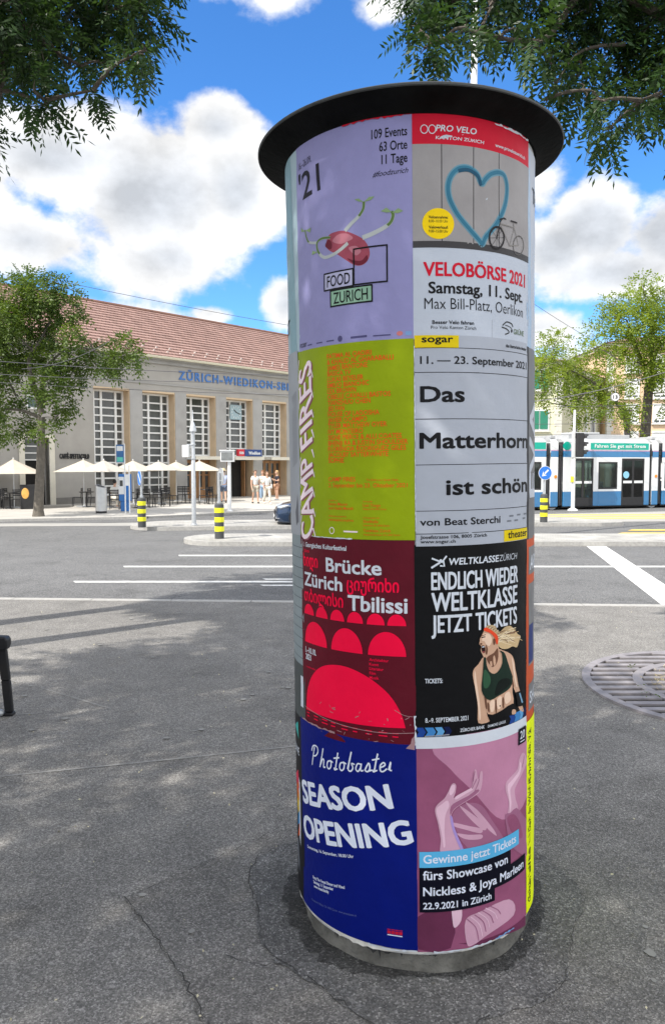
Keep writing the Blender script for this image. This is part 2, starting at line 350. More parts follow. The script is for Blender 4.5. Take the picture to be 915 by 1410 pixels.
# painted markings
def stripe(name, pts, m, z=-.002): sheet(name, pts, z, m)
stripe('lane_marking', [(-3.53, 16.96), (4.2, 16.96), (4.2, 17.18), (-3.6, 17.18)], M_paint)
stripe('lane_marking', [(-4.28, 15.1), (30, 15.1), (30, 15.3), (-4.36, 15.3)], M_paint)
stripe('lane_marking', [(-4.60, 13.12), (3.6, 13.12), (3.6, 13.30), (-4.70, 13.30)], M_paint)
stripe('road_arrow', [(-1.22, 13.44), (1.2, 13.44), (1.2, 13.58), (-1.3, 13.58)], M_paint)
stripe('road_arrow', [(-1.20, 12.74), (1.2, 12.74), (1.2, 12.88), (-1.28, 12.88)], M_paint)
stripe('stop_line', [(4.94, 11.0), (5.46, 11.0), (7.06, 19.02), (6.56, 19.02)], M_paint, .001)
for i, (y, x0, x1) in enumerate([(28.75, 8.2, 22), (29.75, 8.5, 22), (30.85, 8.9, 22), (22.35, 8.6, 17), (23.5, 9.4, 17)]):
    stripe('crossing_stripe', [(x0, y), (x1, y + .25), (x1, y + .75), (x0 + .35, y + .45)], M_ypaint, .0045)
# asphalt patches and joints around the advertising column
def jag(pts, step=.09, amp=.012, seed=1):
    rr = random.Random(seed); out = []
    for i in range(len(pts)):
        p, q = Vector(pts[i]), Vector(pts[(i + 1) % len(pts)]); n = max(1, int((q - p).length / step)); d = (q - p).normalized() if (q - p).length else Vector((1, 0))
        for k in range(n):
            s = p.lerp(q, k / n); o = rr.uniform(-amp, amp); out.append((s.x - d.y * o, s.y + d.x * o))
    return out
CXY = Vector((.394, 3.45))
ringp = [(CXY.x + (.80 + .05 * math.sin(3 * t) + .03 * math.sin(7 * t + 1)) * math.cos(t), CXY.y + (.80 + .05 * math.sin(3 * t) + .03 * math.sin(7 * t + 1)) * math.sin(t)) for t in [2 * math.pi * k / 40 for k in range(40)]]
sheet('asphalt_patch', jag([(-1.0, 3.45), (-.28, 4.15), (2.2, 4.9), (3.4, 4.2), (2.6, 1.6), (.2, 1.5), (-.46, 2.62), (-.66, 2.98)], .06, .012, 3), .004, M_patch)
sheet('asphalt_repair', jag(ringp, .05, .016, 5), .008, M_dark_patch)
M_crack = mat('crack_tar', (.045, .043, .04), .95, var=.3, scale=30)
def crack(pts, w, z, seed):
    rr = random.Random(seed); P = []
    for i in range(len(pts) - 1):
        p, q = Vector(pts[i]), Vector(pts[i + 1]); n = max(2, int((q - p).length / .035))
        P += [p.lerp(q, k / n) + Vector((rr.uniform(-.012, .012), rr.uniform(-.012, .012))) for k in range(n)]
    vs = []; fs = []
    for i, p in enumerate(P):
        ww = w * rr.uniform(.03, .42); d = (P[min(i + 1, len(P) - 1)] - P[max(i - 1, 0)]).normalized(); n = Vector((-d.y, d.x)) * ww
        vs += [(p.x + n.x, p.y + n.y, z), (p.x - n.x, p.y - n.y, z)]
        if i: fs.append((2 * i - 2, 2 * i - 1, 2 * i + 1, 2 * i))
    MB().add(vs, fs).build('ground_crack', M_crack)['kind'] = 'structure'
darkp = [(CXY.x + (.60 + .03 * math.sin(2 * t + 1) + .02 * math.sin(5 * t)) * math.cos(t), CXY.y + (.60 + .03 * math.sin(2 * t + 1) + .02 * math.sin(5 * t)) * math.sin(t)) for t in [2 * math.pi * k / 40 for k in range(40)]]
sheet('asphalt_dark_ring', jag(darkp, .03, .02, 6), .012, asphalt('dark_ring_asphalt', .06, stone=.5, grain=130, patch=.4, warm=(1.02, 1, .97), bump=1.0))  # darker ring of ground close around the foot of the column
crack([(-1.0, 3.45), (-.66, 2.98), (-.46, 2.62), (-.3, 2.3)], .009, .011, 1)
crack([(-.99, 3.46), (-.6, 3.83), (-.28, 4.16)], .006, .011, 2)
crack([ringp[k % 40] for k in range(16, 33)], .008, .012, 3)
crack([(-.45, 3.02), (-.28, 2.96), (-.13, 3.0)], .008, .012, 8)
crack([ringp[k % 40] for k in range(33, 46)], .004, .012, 4)
crack([(1.5, 3.95), (2.1, 4.45), (3.2, 5.0)], .004, .011, 5)
M_joint = mat('asphalt_joint', (.24, .235, .225), .9, var=.25, scale=20)
for pts in ([(-3.6, 4.45), (-2.24, 4.86), (-1.08, 5.17), (-.2, 5.42)], [(-2.75, 6.85), (-1.9, 6.24)], [(-3.4, 6.02), (-2.5, 6.12)]):
    vs = []; fs = []
    for i, p in enumerate(pts): vs += [(p[0], p[1] - .012, .003), (p[0], p[1] + .014, .003)]
    MB().add(vs, [(2 * i, 2 * i + 2, 2 * i + 3, 2 * i + 1) for i in range(len(pts) - 1)]).build('asphalt_joint', M_joint)['kind'] = 'structure'

# ------------------------------------------------------------------ the advertising column
CR, LX = .555, -.015
column = thing('advertising_column', (CXY.x, CXY.y, 0), 'round advertising column covered in posters under a wide black cap', 'advertising column')
column.rotation_euler = (0, LX, 0)
def UZ(px, py):
    """photo point -> (arc length, height) on the paper of the column"""
    d = ray(px, py); ox = -CXY.x - LX * CAM_H; oy = -CXY.y; dx = d.x - LX * d.z; dy = d.y
    a = dx * dx + dy * dy; b = 2 * (ox * dx + oy * dy); c = ox * ox + oy * oy - CR * CR
    q = max(b * b - 4 * a * c, 0); t = (-b - math.sqrt(q)) / (2 * a)
    return (math.atan2(ox + dx * t, -(oy + dy * t)) * CR, CAM_H + d.z * t)
M_conc = mat('weathered_concrete', (.13, .125, .11), .92, var=.5, scale=7, bump=1.0, bscale=26, dirt=.95)
M_cap = mat('cap_black', (.0045, .005, .005), .85, var=.7, scale=6, dirt=0, bump=.2, spec=.12)
M_capedge = mat('cap_edge', (.035, .038, .038), .5, var=.3)
M_oldpaper = mat('old_paper', (.46, .46, .45), .8, var=.2, scale=7, bump=.4, bscale=30, dirt=.4)
b = MB(); b.lathe([(0, .17), (.50, .17), (.522, .155), (.525, .10), (.528, .03), (.54, -.02)], 72, wob=lambda t, z: 1 + .008 * math.sin(5 * t) + .006 * math.sin(11 * t + 9 * z) + .004 * math.sin(29 * t + 60 * z))
b.build('base', M_conc, column, True)
b = MB(); b.lathe([(.50, .10), (CR - .006, .10), (CR - .004, .13), (CR - .004, 3.44), (.3, 3.44)], 96); b.build('shaft', M_oldpaper, column, True)
b = MB(); b.lathe([(.50, 3.43), (.562, 3.43), (.566, 3.436), (.60, 3.449), (.66, 3.4715), (.673, 3.477)], 96, 0)
b.lathe([(.673, 3.477), (.677, 3.480), (.677, 3.487), (.672, 3.492)], 96, 1)
b.lathe([(.672, 3.492), (.655, 3.498), (.40, 3.56), (.2, 3.59), (.01, 3.6)], 96, 1)
b.build('cap', [M_cap, M_capedge], column, True)
rr = random.Random(9); b = MB()
for k in range(80):
    t = rr.uniform(0, 6.28); w = rr.uniform(.02, .09); d0 = rr.uniform(.012, .065); n_ = 7
    top = [(.538 * math.sin(t + w * (q / n_ - .5) * 2), -.538 * math.cos(t + w * (q / n_ - .5) * 2), .125) for q in range(n_ + 1)]
    bot = [(.541 * math.sin(t + w * (q / n_ - .5) * 2), -.541 * math.cos(t + w * (q / n_ - .5) * 2), .116 - d0 * math.sin(math.pi * q / n_) * rr.uniform(.4, 1)) for q in range(n_ + 1)]
    b.add(top + bot, [(q, n_ + 1 + q, n_ + 2 + q, q + 1) for q in range(n_)])
b.build('grime', mat('tar_grime', (.03, .03, .03), .95, var=.4, scale=30), column)['kind'] = 'stuff'
rr = random.Random(4); b = MB(); vs = []; fs = []; nn = 150
for k in range(nn):                                     # torn paper layers hanging below the bottom row
    t = 2 * math.pi * k / nn; lo = .118 - .012 * rr.random() - .010 * math.sin(3 * t) ** 2
    for r, z in ((CR - .002, .15), (CR - .001, lo)): vs.append((r * math.sin(t), -r * math.cos(t), z))
fs = [(2 * k, 2 * k + 1, (2 * k + 3) % (2 * nn), (2 * k + 2) % (2 * nn)) for k in range(nn)]
M_torn = mat('torn_paper', (.62, .60, .55), .8, var=.25, scale=14, dirt=.5)
b.add(vs, fs).build('torn_paper_edge', M_torn, column)

def paper(name, col, var=.05, dirt=.14, rough=.5):
    return mat('print_' + name, col, rough, var=var, scale=3, bump=.22, bscale=11, dirt=dirt, spec=.15)
K = 1.22
PK = .70
def pc(name, r, g, b, k=K, **kw): return paper(name, rgb(r, g, b, k * PK), **kw)
INK = pc('ink', 22, 22, 26, 1); WHITE = pc('white', 205, 211, 220, 1.45); BLK = pc('black', 12, 13, 17, 1)
_txt = {}
def text_tris(s, off, res=3, sp=1.0):
    key = (s, off, sp)
    if key in _txt: return _txt[key]
    c = bpy.data.curves.new('t', 'FONT'); c.body = s; c.offset = off; c.resolution_u = res; c.space_character = sp
    o = bpy.data.objects.new('t', c); COL.objects.link(o)
    me = bpy.data.meshes.new_from_object(o.evaluated_get(bpy.context.evaluated_depsgraph_get()))
    bm = bmesh.new(); bm.from_mesh(me); bmesh.ops.triangulate(bm, faces=bm.faces[:])
    vs = [(v.co.x, v.co.y) for v in bm.verts]; fs = [tuple(v.index for v in f.verts) for f in bm.faces]; bm.free()
    bpy.data.objects.remove(o); bpy.data.curves.remove(c); bpy.data.meshes.remove(me)
    if vs:
        x0 = min(v[0] for v in vs); vs = [(x - x0, y) for x, y in vs]
    _txt[key] = (vs, fs); return _txt[key]
def text_geo(s, h, bold=0, xs=1.0, fit=None, shear=0, sp=1.0):
    vs, fs = text_tris(s, bold if bold < .016 else 0.0, 3, sp); k = h / .682
    if bold >= .016: vs = [(x + bold * .9, y) for x, y in vs]
    w = max(v[0] for v in vs) * k * xs
    if fit: xs *= fit / w; w = fit
    return [(x * k * xs + y * k * shear, y * k) for x, y in vs], fs, w
class Poster:
    STEP = .0005
    def __init__(s, label, base=0.0): s.label = label; s.base = base; s.g = []; s.mats = []
    def mi(s, m):
        if m not in s.mats: s.mats.append(m)
        return s.mats.index(m)
    def tris(s, vs, fs, m, layer): s.g.append((vs, fs, s.mi(m), layer)); return s
    def rect(s, u0, z0, u1, z1, m, layer=0): return s.tris([(u0, z0), (u1, z0), (u1, z1), (u0, z1)], [(0, 1, 2), (0, 2, 3)], m, layer)
    def poly(s, pts, m, layer=1):
        bm = bmesh.new(); f = bm.faces.new([bm.verts.new((x, y, 0)) for x, y in pts]); f.normal_update()
        bmesh.ops.triangulate(bm, faces=[f]); bm.verts.index_update()
        s.tris([(v.co.x, v.co.y) for v in bm.verts], [tuple(v.index for v in q.verts) for q in bm.faces], m, layer); bm.free(); return s
    def px(s, pts, m, layer=1, smooth=0):
        if smooth: pts = spline(pts, smooth, True)
        return s.poly([UZ(*p) for p in pts], m, layer)
    def ell(s, u, z, ru, rz, m, layer=1, a0=0, a1=360, n=28):
        pts = [(u + ru * math.cos(rad(a0 + (a1 - a0) * k / n)), z + rz * math.sin(rad(a0 + (a1 - a0) * k / n))) for k in range(n + (a1 - a0 < 360))]
        return s.poly(pts, m, layer)
    def ribbon(s, pts, w, m, layer=2, closed=False):
        n = len(pts); vs = []; fs = []
        for i, p in enumerate(pts):
            a = Vector(pts[(i - 1) % n] if closed or i else pts[0]); c = Vector(pts[(i + 1) % n] if closed or i < n - 1 else pts[-1])
            d = (c - a).normalized() if (c - a).length else Vector((1, 0)); ww = w[i] if isinstance(w, list) else w
            vs += [(p[0] - d.y * ww / 2, p[1] + d.x * ww / 2), (p[0] + d.y * ww / 2, p[1] - d.x * ww / 2)]
        for i in range(n if closed else n - 1):
            j = (i + 1) % n; fs += [(2 * i, 2 * i + 1, 2 * j + 1), (2 * i, 2 * j + 1, 2 * j)]
        return s.tris(vs, fs, m, layer)
    def text(s, t, u, z, h, m, layer=2, bold=0.0, xs=1.0, fit=None, shear=0, rot=0, align='L'):
        vs, fs, w = text_geo(t, h, bold, xs, fit, shear)
        ox = 0 if align == 'L' else (-w if align == 'R' else -w / 2); ca, sa = math.cos(rad(rot)), math.sin(rad(rot))
        e = bold * .95 * h / .682 if bold >= .016 else 0
        for k, (ex, ey) in enumerate(((-1, -.55), (-1, .55), (1, -.55), (1, .55), (0, -.8), (0, .8)) if e else ((0, 0),)):
            s.tris([(u + (x + ox + ex * e) * ca - (y + ey * e) * sa, z + (x + ox + ex * e) * sa + (y + ey * e) * ca) for x, y in vs], fs, m, layer + k * .06)
        return s
    def clip(s, u0, u1, z0=-9, z1=9): s.cl = (u0, u1, z0, z1); return s
    def build(s):
        allv, allf, allm = [], [], []
        for vs, fs, mi, layer in s.g:
            bm = bmesh.new(); bv = [bm.verts.new((x, y, 0)) for x, y in vs]
            for f in fs:
                try: bm.faces.new([bv[i] for i in f])
                except ValueError: pass
            us = [v[0] for v in vs]; st = .022
            for k in range(math.floor(min(us) / st) + 1, math.ceil(max(us) / st)):
                bmesh.ops.bisect_plane(bm, geom=bm.verts[:] + bm.edges[:] + bm.faces[:], plane_co=(k * st, 0, 0), plane_no=(1, 0, 0))
            if hasattr(s, 'cl'):
                for co, no in (((s.cl[0], 0, 0), (-1, 0, 0)), ((s.cl[1], 0, 0), (1, 0, 0)), ((0, s.cl[2], 0), (0, -1, 0)), ((0, s.cl[3], 0), (0, 1, 0))):
                    bmesh.ops.bisect_plane(bm, geom=bm.verts[:] + bm.edges[:] + bm.faces[:], plane_co=co, plane_no=no, clear_outer=True)
            zs = [v[1] for v in vs]; st = .045
            for k in range(math.floor(min(zs) / st) + 1, math.ceil(max(zs) / st)):
                bmesh.ops.bisect_plane(bm, geom=bm.verts[:] + bm.edges[:] + bm.faces[:], plane_co=(0, k * st, 0), plane_no=(0, 1, 0))
            bm.verts.index_update(); o = len(allv); r0 = CR + s.base + layer * s.STEP
            for v in bm.verts:
                t = v.co.x / CR; q = Vector((math.floor(v.co.x / .022 + .5) * 0 + v.co.x * 5, v.co.y * 9, s.base * 900)); r = r0 + .0022 * noise.noise(q) + .0009 * noise.noise(q * 3.1)
                allv.append((r * math.sin(t), -r * math.cos(t), v.co.y))
            for f in bm.faces:
                ids = [o + v.index for v in f.verts]
                q2 = [v.co for v in f.verts]; ar = sum(q2[i - 1].x * q2[i].y - q2[i].x * q2[i - 1].y for i in range(len(q2)))
                if abs(ar) < 1e-10: continue
                if ar < 0: ids.reverse()
                allf.append(ids); allm.append(mi)
            bm.free()
        me = bpy.data.meshes.new('poster'); me.from_pydata(allv, [], allf)
        for m in s.mats: me.materials.append(m)
        me.polygons.foreach_set('material_index', allm); me.polygons.foreach_set('use_smooth', [True] * len(allf)); me.update()
        o = bpy.data.objects.new('poster', me); COL.objects.link(o); o.parent = column; o['label'] = s.label; return o
def spline(pts, n=6, closed=False):
    P = [Vector(p) for p in pts]; out = []; m = len(P)
    for i in range(m if closed else m - 1):
        p0 = P[(i - 1) % m] if closed or i else P[0]; p1 = P[i]; p2 = P[(i + 1) % m]; p3 = P[(i + 2) % m] if closed or i < m - 2 else P[-1]
        for k in range(n):
            t = k / n; out.append(tuple(.5 * ((2 * p1) + (p2 - p0) * t + (2 * p0 - 5 * p1 + 4 * p2 - p3) * t * t + (3 * p1 - p0 - 3 * p2 + p3) * t ** 3)))
    if not closed: out.append(tuple(P[-1]))
    return out
Lz, Lr, Rr = -.628, -.042, .552          # left poster edge, shared seam, right poster edge
R1t, R1, R2, R3, R4 = 3.435, 2.585, 1.805, .985, .122

# --- first row, left: food festival
p = Poster('lilac food festival poster with a sprouting red bean', .002)
PUR = pc('lilac', 150, 148, 196, 1.32, var=.10)
p.rect(Lz + .02, R1, Lr, R1t, PUR)
p.text('16.–26.09.', -.585, 3.335, .028, pc('greyink', 70, 68, 92, 1), bold=0, xs=.6, rot=3)
p.text("'21", -.580, 3.205, .105, pc('darkink', 40, 38, 52, 1), bold=.012, fit=.145, rot=4)
for s_, z_ in (('109 Events', 3.353), ('63 Orte', 3.303), ('11 Tage', 3.254)): p.text(s_, -.060, z_, .034, INK, bold=.012, xs=.66, align='R')
p.text('#foodzurich', -.060, 3.214, .020, INK, fit=.135, shear=.35, align='R', rot=2)
BEAN, BEAN2, BEAN3 = pc('bean', 172, 82, 100, 1.1, var=.3), pc('beanlight', 205, 130, 145, 1.1, var=.2), pc('beandark', 120, 40, 58, 1.1, var=.3)
bean = [(449, 336), (453, 322), (463, 317), (474, 316), (488, 321), (500, 328), (507, 338), (509, 349), (505, 359), (497, 364), (487, 363), (476, 356), (464, 348), (454, 343)]
p.px(bean, BEAN, 1, 5)
p.px([(458, 330), (466, 321), (478, 320), (486, 326), (478, 331), (468, 334)], BEAN2, 2, 5)
p.px([(478, 354), (488, 357), (498, 357), (505, 350), (506, 357), (498, 363), (488, 362)], BEAN3, 2, 5)
p.px([(480, 340), (490, 337), (497, 344), (490, 350)], BEAN2, 2, 5)
p.px([(448, 337), (452, 328), (457, 332), (456, 341)], BEAN3, 2, 5)
SPR, SPG, SPL = pc('sprout', 190, 196, 196), pc('sprout_green', 105, 135, 75, 1.1), pc('sprout_leaf', 150, 178, 130, 1.1)
for pts, w in (([(475, 316), (484, 306), (494, 296), (500, 286), (501, 276)], .016), ([(499, 326), (512, 321), (526, 314), (537, 306), (541, 296), (539, 290)], .018),
               ([(479, 333), (470, 341), (458, 349), (446, 352), (438, 343), (437, 332), (444, 326), (455, 325)], .014), ([(437, 332), (426, 331), (422, 322), (421, 314)], .011)):
    q = spline([UZ(*a) for a in pts], 5); p.ribbon(q, [w * (1 - .25 * i / len(q)) for i in range(len(q))], SPR, 2)
    q2 = q[len(q) // 2:] if w > .012 else q[len(q) // 3:]; p.ribbon(q2, w * .62, SPG, 3)
for pts in ([(501, 277), (494, 272), (488, 273), (494, 276)], [(501, 277), (508, 270), (516, 269), (511, 274)], [(539, 291), (532, 285), (524, 290), (532, 292)], [(540, 292), (548, 286), (555, 290), (547, 293)],
            [(421, 316), (415, 311), (416, 317)], [(422, 315), (429, 311), (428, 318)], [(438, 345), (431, 343), (430, 349)]):
    p.px(pts, SPL, 4)
def frame(u0, z0, u1, z1, w, m, l):
    p.rect(u0, z0, u1, z0 + w, m, l); p.rect(u0, z1 - w, u1, z1, m, l); p.rect(u0, z0 + w, u0 + w, z1 - w, m, l); p.rect(u1 - w, z0 + w, u1, z1 - w, m, l)
frame(-.280, 2.808, -.138, 2.952, .006, INK, 4)
p.rect(-.424, 2.806, -.280, 2.877, pc('palelilac', 190, 190, 222), 3); frame(-.424, 2.806, -.278, 2.878, .006, INK, 4); p.text('FOOD', -.406, 2.820, .043, INK, 5, bold=.008, fit=.112)
p.rect(-.392, 2.738, -.200, 2.805, pc('mint', 150, 190, 165), 3); frame(-.392, 2.738, -.199, 2.806, .006, INK, 4); p.text('ZURICH', -.374, 2.750, .043, INK, 5, bold=.008, fit=.155)
p.text('FOOBY', -.600, 2.603, .017, INK, xs=.7, bold=.01)
for i, (u, w) in enumerate(((-.535, .03), (-.475, .035), (-.415, .04), (-.295, .07), (-.20, .07))): p.rect(u, 2.604, u + w, 2.609 if i != 3 else 2.612, pc('lilacink', 95, 92, 140, 1), 2)
p.ell(-.345, 2.609, .011, .012, pc('lilacink', 95, 92, 140, 1), 2); p.ell(-.095, 2.610, .012, .009, pc('salmon', 215, 130, 130), 2); p.rect(-.073, 2.602, -.05, 2.617, pc('skyb', 130, 170, 220), 2)
p.build()

# --- first row, right: second-hand bicycle market
p = Poster('bicycle market poster with a blue heart on a grey wall', .0025)
RED = pc('cherry', 200, 14, 46, 1.4); GREYW = pc('concrete_photo', 172, 168, 168, 1.1, var=.13)
p.rect(Lr, R1, .545, 3.440, pc('velopaper', 203, 211, 224, 1.18)); p.rect(Lr, 3.318, .545, 3.440, RED, 1); p.rect(Lr, 2.932, .545, 3.318, GREYW, 1)
DK = pc('darkline', 70, 68, 70, 1)
for px_ in (607.5, 651, 686): u = UZ(px_, 260)[0]; p.rect(u - .0016, 2.955, u + .0016, 3.318, DK, 2)
p.rect(Lr, 2.932, .545, 2.957, pc('asphalt_photo', 78, 76, 78, 1), 2)
for k in (0, 1): u = .004 + .030 * k; p.ribbon([(u + .0135 * math.cos(t), 3.372 + .0155 * math.sin(t)) for t in [math.pi * q / 14 for q in range(28)]], .003, WHITE, 2, True)
p.text('PRO VELO', .047, 3.366, .022, WHITE, bold=.02, fit=.165, shear=.18); p.text('KANTON ZÜRICH', .047, 3.336, .012, WHITE, bold=.012, fit=.20, shear=.15)
p.text('www.provelozuerich.ch', .505, 3.338, .013, WHITE, bold=.02, fit=.20, align='R')
HEART, HEARTL = pc('heartblue', 62, 130, 158, 1.05, var=.2), pc('heartpale', 120, 170, 190, 1.05)
h = spline([UZ(*a) for a in [(662, 254), (655, 240), (643, 232), (630, 233), (620, 243), (616, 258), (619, 276), (630, 297), (646, 317), (659, 332), (663, 337), (668, 327), (682, 310), (693, 288), (697, 264), (694, 245), (686, 239), (675, 241), (667, 248)]], 5, True)
p.ribbon(h, .026, HEARTL, 2, True); p.ribbon(h, .015, HEART, 3, True)
p.ribbon(spline([UZ(*a) for a in [(661, 257), (656, 243), (643, 235), (630, 236)]], 5), .014, pc('heartdeep', 40, 95, 125, 1), 4)
p.ell(.056, 3.022, .062, .058, pc('sun_yellow', 240, 205, 0, 1.45), 3, n=40)
for i, (t_, bd) in enumerate((('Veloannahme:', .02), ('8.00–10.00 Uhr', 0), ('Veloverkauf:', .02), ('9.00–15.00 Uhr', 0))): p.text(t_, .056, (3.041, 3.026, 3.003, 2.988)[i], .0105, INK, 4, bold=bd, fit=.075, align='C')
def wheel(px_, py_, rx, ry, w, m):
    p.ribbon([UZ(px_ + rx * math.cos(t), py_ + ry * math.sin(t)) for t in [math.pi * q / 14 for q in range(28)]], w, m, 5, True)
BK, BKW = pc('bike_dark', 45, 42, 44, 1), pc('bike_pale', 150, 145, 140, 1.1)
wheel(682.5, 329, 10, 15, .008, BK); wheel(712, 340, 7, 13, .004, pc('bike_mid', 110, 106, 104, 1))
for a_ in range(4):
    t = a_ * math.pi / 4; p.ribbon([UZ(682.5 + 9 * math.cos(t), 329 + 14 * math.sin(t)), UZ(682.5 - 9 * math.cos(t), 329 - 14 * math.sin(t))], .0012, BK, 5)
for pts, m, w in (([(682.5, 329), (687, 307), (690, 303)], BK, .004), ([(688, 310), (706, 316), (700, 340), (688, 313)], BKW, .005), ([(700, 340), (712, 340), (706, 316), (705, 309)], BKW, .004), ([(701, 306), (710, 309)], BK, .006), ([(686, 304), (692, 302), (695, 304)], BK, .005)):
    p.ribbon([UZ(*a) for a in pts], w, m, 6)
p.text('VELOBÖRSE 2021', -.003, 2.826, .050, RED, bold=.028, fit=.512)
p.text('Samstag, 11. Sept.', .016, 2.760, .042, INK, bold=.026, fit=.470); p.text('Max Bill-Platz, Oerlikon', .0, 2.700, .042, INK, bold=-.005, fit=.490)
p.text('Besser Velo fahren', .03, 2.643, .0135, INK, bold=.025, fit=.17); p.text('Pro Velo Kanton Zürich', .025, 2.624, .0125, INK, fit=.185)
p.rect(.287, 2.60, .2882, 2.67, pc('hair', 150, 152, 160), 2)
GR = pc('logo_grey', 60, 62, 62, 1)
p.ribbon(spline([(.345, 2.652), (.37, 2.668), (.40, 2.664), (.41, 2.652)], 5), .005, GR); p.ribbon(spline([(.34, 2.645), (.37, 2.640), (.385, 2.628), (.36, 2.618)], 5), .005, GR); p.ribbon(spline([(.36, 2.655), (.39, 2.650), (.405, 2.640), (.40, 2.628)], 5), .003, GR)
p.ell(.402, 2.636, .006, .007, GR); p.text('GRÜNE', .415, 2.625, .020, pc('olive', 120, 140, 110, 1.1), bold=.02, fit=.085)
p.build()

# --- second row, left: camp fires
p = Poster('lime green exhibition poster with orange names', .0035)
LIME = pc('lime', 152, 172, 2, 1.25, var=.11); LIMEL = pc('limelight', 172, 205, 40, 1.12, var=.1); ORG = pc('orange_ink', 226, 82, 18, 1.5); PALE = pc('pale_pink', 232, 208, 216, 1.7); MAG = pc('shadow_pink', 165, 92, 108, 1.0)
p.rect(Lz, R2, Lr, R1 + .004, LIME)
for dx, m_, l_ in ((.009, MAG, 2), (0, PALE, 3)):
    p.text('CAMP', -.515 + dx, 1.815 - dx * .6, .098, m_, l_, bold=.017, fit=.345, shear=-.45, rot=90)
    p.text('FIRES', -.513 + dx, 2.205 - dx * .6, .098, m_, l_, bold=.017, fit=.345, shear=-.45, rot=90)
for dx in range(9):
    zz = 1.84 + dx * .083; p.ribbon([(-.515, zz), (-.500, zz - .035), (-.497, zz - .012)], [.010, .004, .001], PALE, 3); p.ribbon([(-.612, zz + .05), (-.620, zz + .012), (-.606, zz)], [.008, .003, .001], PALE, 3)
names = ['FATIMA AL QADIRI', '& KHALID AL GHARABALLI', 'JAMES BANTONE', 'BASICA TV', 'LUKAS BEYELER', 'EMILIO BIANCHIC', 'LEX BROWN', 'CIBELLE CAVALLI BASTOS', 'TIANZHUO CHEN', 'JES FAN', 'HOUSE OF LADOSHA', 'JAVIER OCAMPO', 'TYLER MATTHEW OYER', 'IVY MONTEIRO', 'SIGNE PIERCE & ALLI COATES', 'BHENJI RA & JUSTIN SHOULDER', 'FLORENCIA RODRIGUEZ GILES', 'JACOLBY SATTERWHITE', 'SOPHIE']
for i, s_ in enumerate(names): p.text(s_, -.412, 2.535 - i * .0234, .0185, ORG, bold=.015, xs=.90)
p.text('CAMP FIRES', -.415, 2.038, .0175, ORG, bold=.006); p.text('2. September bis 23. Oktober 2021', -.415, 2.014, .0165, ORG, bold=.006, fit=.345)
p.text('The Body as a Queer Stage', -.235, 2.040, .008, ORG)
for u, z, s_, hh in ((-.415, 1.957, 'Kuratiert von', .006), (-.415, 1.940, 'Simon Maurer', .0115), (-.415, 1.923, 'und Nadia Morelli', .0115), (-.25, 1.955, 'Szenografie', .006), (-.25, 1.937, 'Last Tango', .0115), (-.25, 1.924, 'Sihlquai 274, 8005 Zürich', .0065),
                     (-.415, 1.893, 'Performance programme', .006), (-.415, 1.876, 'helvetiaplatzcampfires', .0095), (-.25, 1.890, 'In Kooperation mit', .006), (-.25, 1.872, 'Shedhalle', .0115), (-.25, 1.859, 'Seestrasse 395, 8038 Zürich', .0065), (-.25, 1.836, 'Tanzhaus Zürich', .0115), (-.25, 1.822, 'Wasserwerkstrasse 127a, 8037 Zürich', .0065)):
    p.text(s_, u, z, hh, ORG, bold=.004)
p.ribbon([(-.40 + .012 * math.cos(t), 1.836 + .013 * math.sin(t)) for t in [math.pi * q / 8 for q in range(16)]], .003, PALE, 2, True); p.rect(-.34, 1.832, -.275, 1.838, PALE, 2)
p.build()

# --- second row, right: theatre
p = Poster('white theatre poster with ruled lines and bold black words', .003)
YEL = pc('theatre_yellow', 222, 196, 6, 1.4)
p.rect(Lr + .003, R2 - .025, .536, 2.600, pc('coolwhite', 188, 194, 206, 1.12))
for z_ in (2.552, 2.458, 2.278, 2.100, 1.919, 1.829): p.rect(Lr + .003, z_ - .0013, .536, z_ + .0013, INK, 1)
p.rect(Lr + .003, 2.553, .135, 2.600, YEL, 2); p.text('sogar', -.012, 2.573, .026, INK, 3, bold=.03, fit=.123)
p.text('das literarische theater', .525, 2.568, .0125, INK, 2, bold=.025, fit=.16, align='R')
p.text('11. — 23. September 2021', -.018, 2.491, .0285, INK, bold=.02, fit=.54)
p.text('Das', -.020, 2.345, .058, INK, bold=.035, fit=.177); p.text('Matterhorn', -.024, 2.165, .058, INK, bold=.035, fit=.560); p.text('ist schön', .079, 1.982, .058, INK, bold=.035, fit=.450)
p.text('von Beat Sterchi', -.023, 1.862, .027, INK, bold=.025, fit=.352)
p.text('Josefstrasse 106, 8005 Zürich', -.022, 1.810, .0125, INK, bold=.02, fit=.28); p.text('www.sogar.ch', -.022, 1.792, .0125, INK, bold=.02, fit=.14)
for u, z in ((.385, 1.882), (.44, 1.884), (.50, 1.884), (.37, 1.862), (.42, 1.862), (.49, 1.866)): p.rect(u, z, u + .028, z + .007, pc('logo_pale', 135, 140, 150, 1), 2)
p.rect(.352, 1.782, .536, 1.828, YEL, 2); p.text('theater', .376, 1.794, .030, INK, 3, bold=.018, fit=.153)
p.build()

